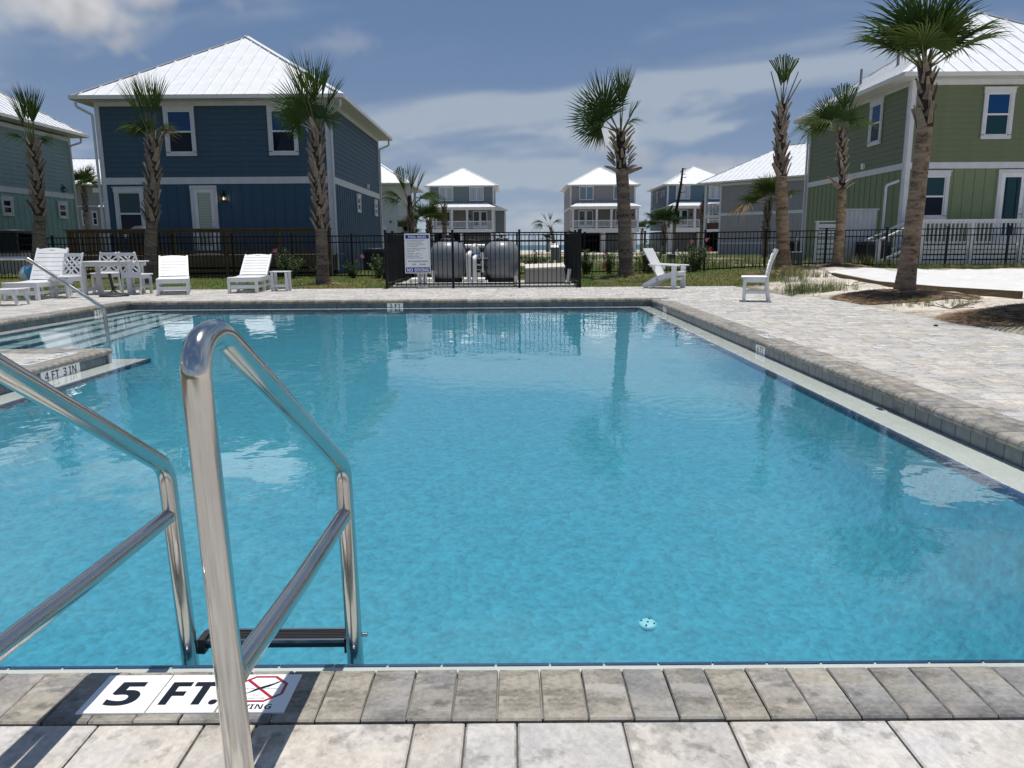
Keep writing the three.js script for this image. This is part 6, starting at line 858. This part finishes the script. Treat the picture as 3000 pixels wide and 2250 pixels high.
palm('full palm standing just beyond the right edge of the view', 7.4, -9.75, [[0, 0], [-0.05, 1.6], [0.05, 3.0], [0.05, 4.3]], 0.17, 0.125, 3.2, 4.2, Array.from({ length: 15 }, (_, k) => ['big', k * 137.5 + 50, [78, 62, 50, 38, 28][k % 5], rr(-25, 25), rr(0.9, 1.05)]), { merge: true });
// younger and farther palms
const crown = (n, s, tone) => Array.from({ length: n }, (_, k) => ['big', k * 137.5, [78, 60, 44, 30, 20][k % 5], rr(-30, 30), s * rr(0.9, 1.1), tone]);
const far = { merge: true, seg: 10 };
palm('palm with one clipped fan and ragged drooping fronds behind the sign', -5.75, -45, [[0, 0], [-0.1, 2], [-0.15, 4.0]], 0.22, 0.15, 1.0, 3.2, [['cut', 150, 76, 10, 1.9, 2], ['up', 60, 78, 0, 1.7], ['up', 20, 70, 40, 1.5], ['droop', 0, 60, 0, 1.5], ['droop', 180, 50, 0, 1.3], ['droop', 30, 50, 0, 1.6], ['droop', 200, 62, 20, 1.5]], far);
palm('low bushy palm left of the sage grey house porch', -5.35, -50, [[0, 0], [0, 1.4], [0, 2.7]], 0.22, 0.15, 0.6, 2.6, crown(13, 0.95, 2), far);
palm('short palm nearly without leaves before the sage grey porch', -4.9, -56, [[0, 0], [0.05, 2], [0.05, 3.9]], 0.2, 0.16, 2.6, 3.9, [['up', 60, 80, 0, 0.45], ['bare', 180, 60, 0, 0.4], ['bare', 20, 60, 0, 0.4]], far);
palm('young palm with a yellow drooping frond before the grey house', 12.65, -38, [[0, 0], [0, 1.6], [0.05, 3.0]], 0.16, 0.12, 1.0, 2.9, crown(12, 0.9, 2).concat([['droop', 180, 12, 0, 1.5, 9]]), far);
palm('low palm before the slate blue house, left of the burnt pole', 14.0, -70, [[0, 0], [0, 1.4], [0, 2.7]], 0.22, 0.16, 0.8, 2.6, crown(13, 1.25, 1), far);
palm('slim leafless palm trunk before the slate blue porch', 16.9, -68, [[0, 0], [0.05, 2], [0.05, 4.7]], 0.2, 0.16, 2.8, 4.5, [['up', 60, 84, 0, 0.6], ['up', 200, 82, 0, 0.5]], far);
palm('windswept palm seen over the pen beside the taupe house', 5.0, -88, [[0, 0], [-0.1, 1.6], [-0.5, 3.0]], 0.22, 0.16, 2, 3.0, [['droop', 180, 50, 0, 1.6, 1], ['droop', 200, 30, 20, 1.5, 1], ['up', 150, 60, 0, 1.2, 1], ['droop', 30, 60, 0, 1.3, 1], ['up', 90, 80, 0, 1.1, 1]], far);
palm('dark distant palm between the taupe and slate blue houses', 20.2, -118, [[0, 0], [0, 2], [0, 3.4]], 0.2, 0.16, 2.5, 3.3, crown(11, 1.0, 1), far);
palm('second dark distant palm between the taupe and slate blue houses', 18.6, -120, [[0, 0], [0, 2], [0, 4.0]], 0.2, 0.16, 3, 3.9, crown(11, 1.05, 1), far);
palm('small dark distant palm left of the windswept one', 5.3, -110, [[0, 0], [0, 1], [0, 1.9]], 0.2, 0.16, 1.2, 1.8, crown(9, 0.7, 1), far);
palm('palm tips peeping out between tan and blue houses', -34.2, -62, [[0, 0], [0, 3], [0, 6.0]], 0.2, 0.16, 4, 5.8, crown(12, 1.1, 2), far);
palm('dark palm under the white house balcony', -8.9, -66, [[0, 0], [0, 1], [0, 2.0]], 0.22, 0.16, 1, 1.9, crown(11, 0.9, 1), far);

// ---------------------------------------------------------------- oleander shrubs along the fence
const oleM = [[0.075, 0.125, 0.045], [0.05, 0.09, 0.035]].map(([r, g, b]) => phys({ color: rgb(r, g, b), roughness: 0.5, transmission: 0.2, thickness: 0, ior: 1.2 })), stemM = std({ color: rgb(0.12, 0.09, 0.06), roughness: 0.9 });
function oleander(label, x, z, h, w, n, flowers = [], tone = 0) {
  const t = thing('oleander', label, 'shrub', [x, landY(x, z) - 0.02, z], 0), st = new MB(), lf = new MB();
  for (let k = 0; k < n; k++) {
    const a = rr(0, TAU), sp = Math.sqrt(rnd()) * w * 0.5, hh = h * rr(0.55, 1.0) * (1 - sp / w * 0.5), P = [V(sp * 0.18 * Math.cos(a), 0, sp * 0.18 * Math.sin(a)), V(sp * 0.55 * Math.cos(a), hh * 0.5, sp * 0.55 * Math.sin(a)), V(sp * Math.cos(a), hh, sp * Math.sin(a))]; st.sweep(P, (q) => lerp(0.011, 0.004, q), 4, false);
    const C = new THREE.CatmullRomCurve3(P), m = 9 + Math.floor(hh * 8);
    for (let i = 0; i < m; i++) { const q = lerp(0.25, 1, i / (m - 1)), p = C.getPoint(q); for (let j = 0; j < 3; j++) { const b = j / 3 * TAU + i * 1.1 + rr(-0.4, 0.4), el = rr(0.15, 0.95) + (q > 0.95 ? 0.35 : 0), L = rr(0.09, 0.16), d = V(Math.cos(b) * Math.cos(el), Math.sin(el), Math.sin(b) * Math.cos(el)), s = V(-Math.sin(b), 0, Math.cos(b)), A = p, T = p.clone().addScaledVector(d, L).add(V(0, -L * 0.12, 0)), M1 = p.clone().addScaledVector(d, L * 0.45), wd = L * 0.12; lf.quad(A, M1.clone().addScaledVector(s, wd), T, M1.clone().addScaledVector(s, -wd)); } }
  }
  mesh('stems', st, stemM, t); mesh('foliage', lf, oleM[tone], t);
  for (const [fx, fy, fz, c] of flowers) { const b = new MB(); for (let k = 0; k < 12; k++) { const p = V(rr(-0.06, 0.06), rr(-0.05, 0.05), rr(-0.05, 0.05)), r = 0.026; for (let j = 0; j < 5; j++) { const a = j / 5 * TAU, e = a + 1.1, tilt = rr(-0.3, 0.6); b.tri(p, V(p.x + r * Math.cos(a), p.y + r * Math.sin(a), p.z + r * tilt), V(p.x + r * Math.cos(e), p.y + r * Math.sin(e), p.z + r * tilt)); } } const o = mesh('flower_cluster', b, std({ color: rgb(...c), roughness: 0.6 }), t); o.position.set(fx, fy, fz); }
}
const red = [0.55, 0.02, 0.06], pink = [0.6, 0.2, 0.26];
oleander('bushy oleander with a pink flower behind the side table', -6.75, -22.9, 0.98, 1.15, 26, [[-0.28, 0.9, 0.2, pink]]);
oleander('low dark oleander left of the blue house corner palm', -5.75, -22.95, 0.6, 0.7, 12, [], 1);
oleander('low oleander tucked right of the blue house corner palm', -4.75, -22.9, 0.66, 0.7, 12, [], 1);
oleander('tall loose oleander left of the equipment pen', -3.95, -22.85, 0.92, 1.0, 20, [[-0.5, 0.72, 0.1, pink]]);
oleander('sparse oleander right beside the equipment pen corner', -3.4, -22.95, 0.75, 0.6, 10);
oleander('upright oleander between the pen and the middle palm', 2.3, -22.95, 0.85, 0.75, 18, [[0.5, 0.3, 0.15, red]]);
oleander('narrow oleander half hidden behind the middle palm', 2.95, -22.95, 0.95, 0.55, 11, [[-0.1, 0.65, 0.1, pink]]);
oleander('tall pale oleander behind the adirondack chair back', 4.15, -22.95, 1.15, 1.05, 22);
oleander('rounded oleander with red flowers right of the adirondack chair', 5.5, -22.9, 1.05, 1.1, 28, [[0.42, 0.74, 0.2, red], [0.36, 1.0, 0.1, pink], [-0.1, 0.95, 0.1, pink]]);
oleander('oleander behind the beige box inside the pen', 0.8, -22.8, 0.85, 1.2, 20, [], 1);
oleander('oleander at the back of the pen by the utility box', 1.3, -22.6, 0.5, 0.6, 10);

// ---------------------------------------------------------------- grass, weeds and straw
function scatter(name, label, geo, mat, list, tint) {
  const o = new THREE.InstancedMesh(geo, mat, list.length), m = new THREE.Matrix4(), c = new THREE.Color();
  list.forEach(([x, y, z, ry, sx, sy, rx], k) => { m.copy(mat4(x, y, z, rx ?? 0, ry, 0, sx, sy, sx)); o.setMatrixAt(k, m); o.setColorAt(k, tint(c, x, z)); });
  o.name = numbered(name); o.castShadow = o.receiveShadow = true; o.userData.kind = 'stuff'; if (label) o.userData.label = label; scene.add(o); return o;
}
const tuft = (n, h, w, spread, lean) => { const b = new MB(); for (let k = 0; k < n; k++) { const a = rr(0, TAU), x = rr(-spread, spread), z = rr(-spread, spread), l = rr(0.3, 1) * lean, hh = h * rr(0.5, 1), c = Math.cos(a), s = Math.sin(a), p = V(x, 0, z), m = V(x + c * l * 0.35, hh * 0.6, z + s * l * 0.35), t = V(x + c * l, hh, z + s * l), q = V(-s * w, 0, c * w); b.quad(p.clone().sub(q), p.clone().add(q), m.clone().add(q), m.clone().sub(q)); b.tri(m.clone().sub(q), m.clone().add(q), t); } return b.geo(); };
const grassM = std({ color: rgb(1, 1, 1), roughness: 0.8 }), lawnG = tuft(9, 0.075, 0.004, 0.06, 0.05);
const inPen = (x, z) => x > -3 && x < 1.65 && z < -18.6 && z > -22.2;
{
  const L = [], lawnTint = (c, x, z) => { const d = smooth(0.35, 0.75, fbm((x + 40) / 80, (z + 60) / 80, 60, 60, 3, 55)), r = rr(0.75, 1.25); return c.setRGB(lerp(0.13, 0.24, d) * r, lerp(0.20, 0.23, d) * r, lerp(0.035, 0.075, d) * r); };
  const add = (n, x0, x1, z0, z1, keep, s = 1) => { for (let k = 0; k < n; k++) { const x = rr(x0, x1), z = rr(z0, z1); if (inPen(x, z) || onDeck(x, z) || !keep(x, z)) continue; L.push([x, landY(x, z) - 0.005, z, rr(0, TAU), rr(0.8, 1.3) * s, rr(0.7, 1.3) * s]); } };
  const lawnKeep = (x, z) => rnd() > isSand(x, z) * 1.25 - 0.05 && noise3(x * 1.2, z * 1.2, 66) > 0.16;
  add(26000, -18, 7.2, -18.72, -23.6, lawnKeep); add(3500, -16, -10.25, -12, -18.9, lawnKeep); add(14000, -19, 22, -23.6, -33, lawnKeep, 1.2); add(7000, -25, 30, -33, -60, lawnKeep, 1.7);
  scatter('lawn_grass', 'short green grass on the lawn beside the fence', lawnG, grassM, L, lawnTint);
  // taller weeds
  const W = [], clump = (cx, cz, r, n, s) => { for (let k = 0; k < n; k++) { const a = rr(0, TAU), q = r * Math.sqrt(rnd()), x = cx + q * Math.cos(a), z = cz + q * Math.sin(a); if (onDeck(x, z)) continue; W.push([x, landY(x, z) - 0.01, z, rr(0, TAU), rr(0.8, 1.2) * s, rr(0.6, 1.2) * s]); } };
  clump(6.35, -16.2, 0.55, 60, 0.85); clump(6.9, -15.7, 0.3, 14, 0.7); clump(7.6, -20.6, 0.9, 70, 0.8); clump(7.0, -19.4, 0.7, 36, 0.65); clump(6.1, -18.9, 0.4, 20, 0.5); clump(7.1, -12.2, 0.5, 30, 0.35); clump(6.6, -12.4, 0.35, 30, 0.3); clump(10.9, -23.9, 0.5, 26, 1.3); clump(11.6, -23.3, 0.7, 30, 0.9);
  for (let k = 0; k < 260; k++) clump(rr(12.2, 18), rr(-22.4, -23.6), 0.2, 2, 0.55); for (let k = 0; k < 60; k++) clump(rr(5.8, 9), rr(-10, -21), 0.15, 2, 0.3); for (let k = 0; k < 170; k++) clump(rr(4, 12.2), rr(-24, -33), 0.3, 3, 0.9); clump(-5.6, -20.4, 0.5, 30, 0.35); clump(3.4, -21.5, 0.6, 30, 0.45); clump(2.9, -21.7, 0.4, 24, 0.45); clump(4.4, -21.2, 0.5, 24, 0.4);
  scatter('tall_weeds', 'tall grey green weeds at the sandy deck edge and fence', tuft(11, 0.42, 0.0045, 0.07, 0.2), grassM, W, (c) => { const r = rr(0.7, 1.3), d = rnd(); return c.setRGB(lerp(0.12, 0.28, d * d) * r, lerp(0.175, 0.24, d * d) * r, lerp(0.05, 0.09, d) * r); });
  // pine straw mulch round the palms
  const strawM = std({ color: rgb(0.42, 0.285, 0.20), roughness: 1, map: scaled(sandMap, 1.3, 1.3), bumpMap: scaled(sandBump, 2.5, 2.5), bumpScale: 0.03 }), S = [];
  for (const [cx, cz, rx, rz, n] of [[7.15, -13.75, 1.15, 0.95, 6500], [6.95, -9.75, 1.15, 1.1, 8000], [9.85, -22.55, 0.75, 0.35, 900], [8.3, -22.3, 0.8, 0.5, 700], [7.3, -21.3, 0.8, 0.7, 700], [3.4, -21.8, 0.7, 0.35, 600], [-5.0, -20.4, 0.8, 0.4, 700]]) {
    const g = new THREE.CircleGeometry(1, 40, 0, TAU), ring = []; const b = new MB(), R = 7, A = 36, pt = (i, k) => { const a = k / A * TAU, q = i / R * (0.86 + 0.2 * (noise3(Math.cos(a) * 2 + cx, Math.sin(a) * 2 + cz, 12) - 0.5) * 2), x = cx + rx * q * Math.cos(a), z = cz + rz * q * Math.sin(a); return V(x, landY(x, z) + 0.03 * (1 - (i / R) ** 2) - (i === R ? 0.02 : 0) + (onDeck(x, z) ? 0.1 : 0) + (noise3(x * 7, z * 7, 4) - 0.5) * 0.03 * (i < R ? 1 : 0), z); };
    for (let i = 0; i < R; i++) for (let k = 0; k < A; k++) i ? b.quad(pt(i, k + 1), pt(i, k), pt(i + 1, k), pt(i + 1, k + 1)) : b.tri(pt(0, 0), pt(1, k), pt(1, k + 1));
    const o = stuff(mesh('pine_straw', b, strawM)); o.geometry.computeVertexNormals();
    for (let k = 0; k < n; k++) { const a = rr(0, TAU), q = Math.sqrt(rnd()) * 1.08, x = cx + rx * q * Math.cos(a), z = cz + rz * q * Math.sin(a); if (onDeck(x, z)) continue; S.push([x, landY(x, z) + 0.045 * (1 - Math.min(1, q * q)) + rr(0, 0.025), z, rr(0, TAU), rr(0.7, 1.3), 1, rr(-0.35, 0.35)]); }
  }
  for (let k = 0; k < 4200; k++) { const x = rr(5.7, 9.2), z = -9 - 13.5 * rnd(), p = noise3(x * 1.3, z * 1.3, 19); if (onDeck(x, z) || (x > 8.7 && z > -20.8 && z < -13.1) || rnd() > smooth(0.3, 0.8, p)) continue; S.push([x, landY(x, z) + 0.008, z, rr(0, TAU), rr(0.4, 1.0), 1, rr(-0.15, 0.15)]); }
  const nd = new MB(); for (let k = 0; k < 3; k++) { const a = (k - 1) * 0.35, L2 = 0.085; nd.quad(V(-L2 * Math.cos(a), 0, -L2 * Math.sin(a) - 0.002), V(-L2 * Math.cos(a), 0, -L2 * Math.sin(a) + 0.002), V(L2 * Math.cos(a), 0.004, L2 * Math.sin(a) + 0.002), V(L2 * Math.cos(a), 0.004, L2 * Math.sin(a) - 0.002)); }
  scatter('straw_needles', 'brown pine straw heaped around the palms', nd.geo(), std({ color: rgb(1, 1, 1), roughness: 1 }), S, (c) => { const r = rr(0.5, 1.3); return c.setRGB(0.40 * r, 0.27 * r, 0.175 * r); });
  // fallen twigs on the sand
  for (const [x, z, l, l1] of [[7.9, -17.6, 'bare twig lying on the sand behind the right palm', 0.35], [7.55, -12.4, 'dark bare twig on the sand by the timber beam', 0.45], [6.6, -11.3, 'thin dry stick on the sand near the deck edge', 0.5]]) { const b = new MB(); for (let k = 0; k < 7; k++) { const a = rr(0, TAU), e = rr(0.05, 0.6); b.sweep([V(0, 0.02, 0), V(Math.cos(a) * l1 * 0.5, 0.03 + e * 0.12, Math.sin(a) * l1 * 0.3), V(Math.cos(a + 0.3) * l1, 0.02 + e * 0.2, Math.sin(a + 0.3) * l1 * 0.5)], 0.006, 4); } const o = single('twig', b, stemM, l, 'twig'); o.position.set(x, landY(x, z), z); }
  { const b = new MB().add(new THREE.SphereGeometry(0.025, 8, 6), mat4(0, 0.008, 0, 0, 0, 0, 1.3, 0.5, 0.8)), o = single('dry_leaf', b, std({ color: rgb(0.03, 0.025, 0.02), roughness: 0.9 }), 'tiny dark dry leaf lying alone on the pale deck', 'leaf'); o.position.set(5.3, 0, -9.35); }
}
renderer.render(scene, camera);
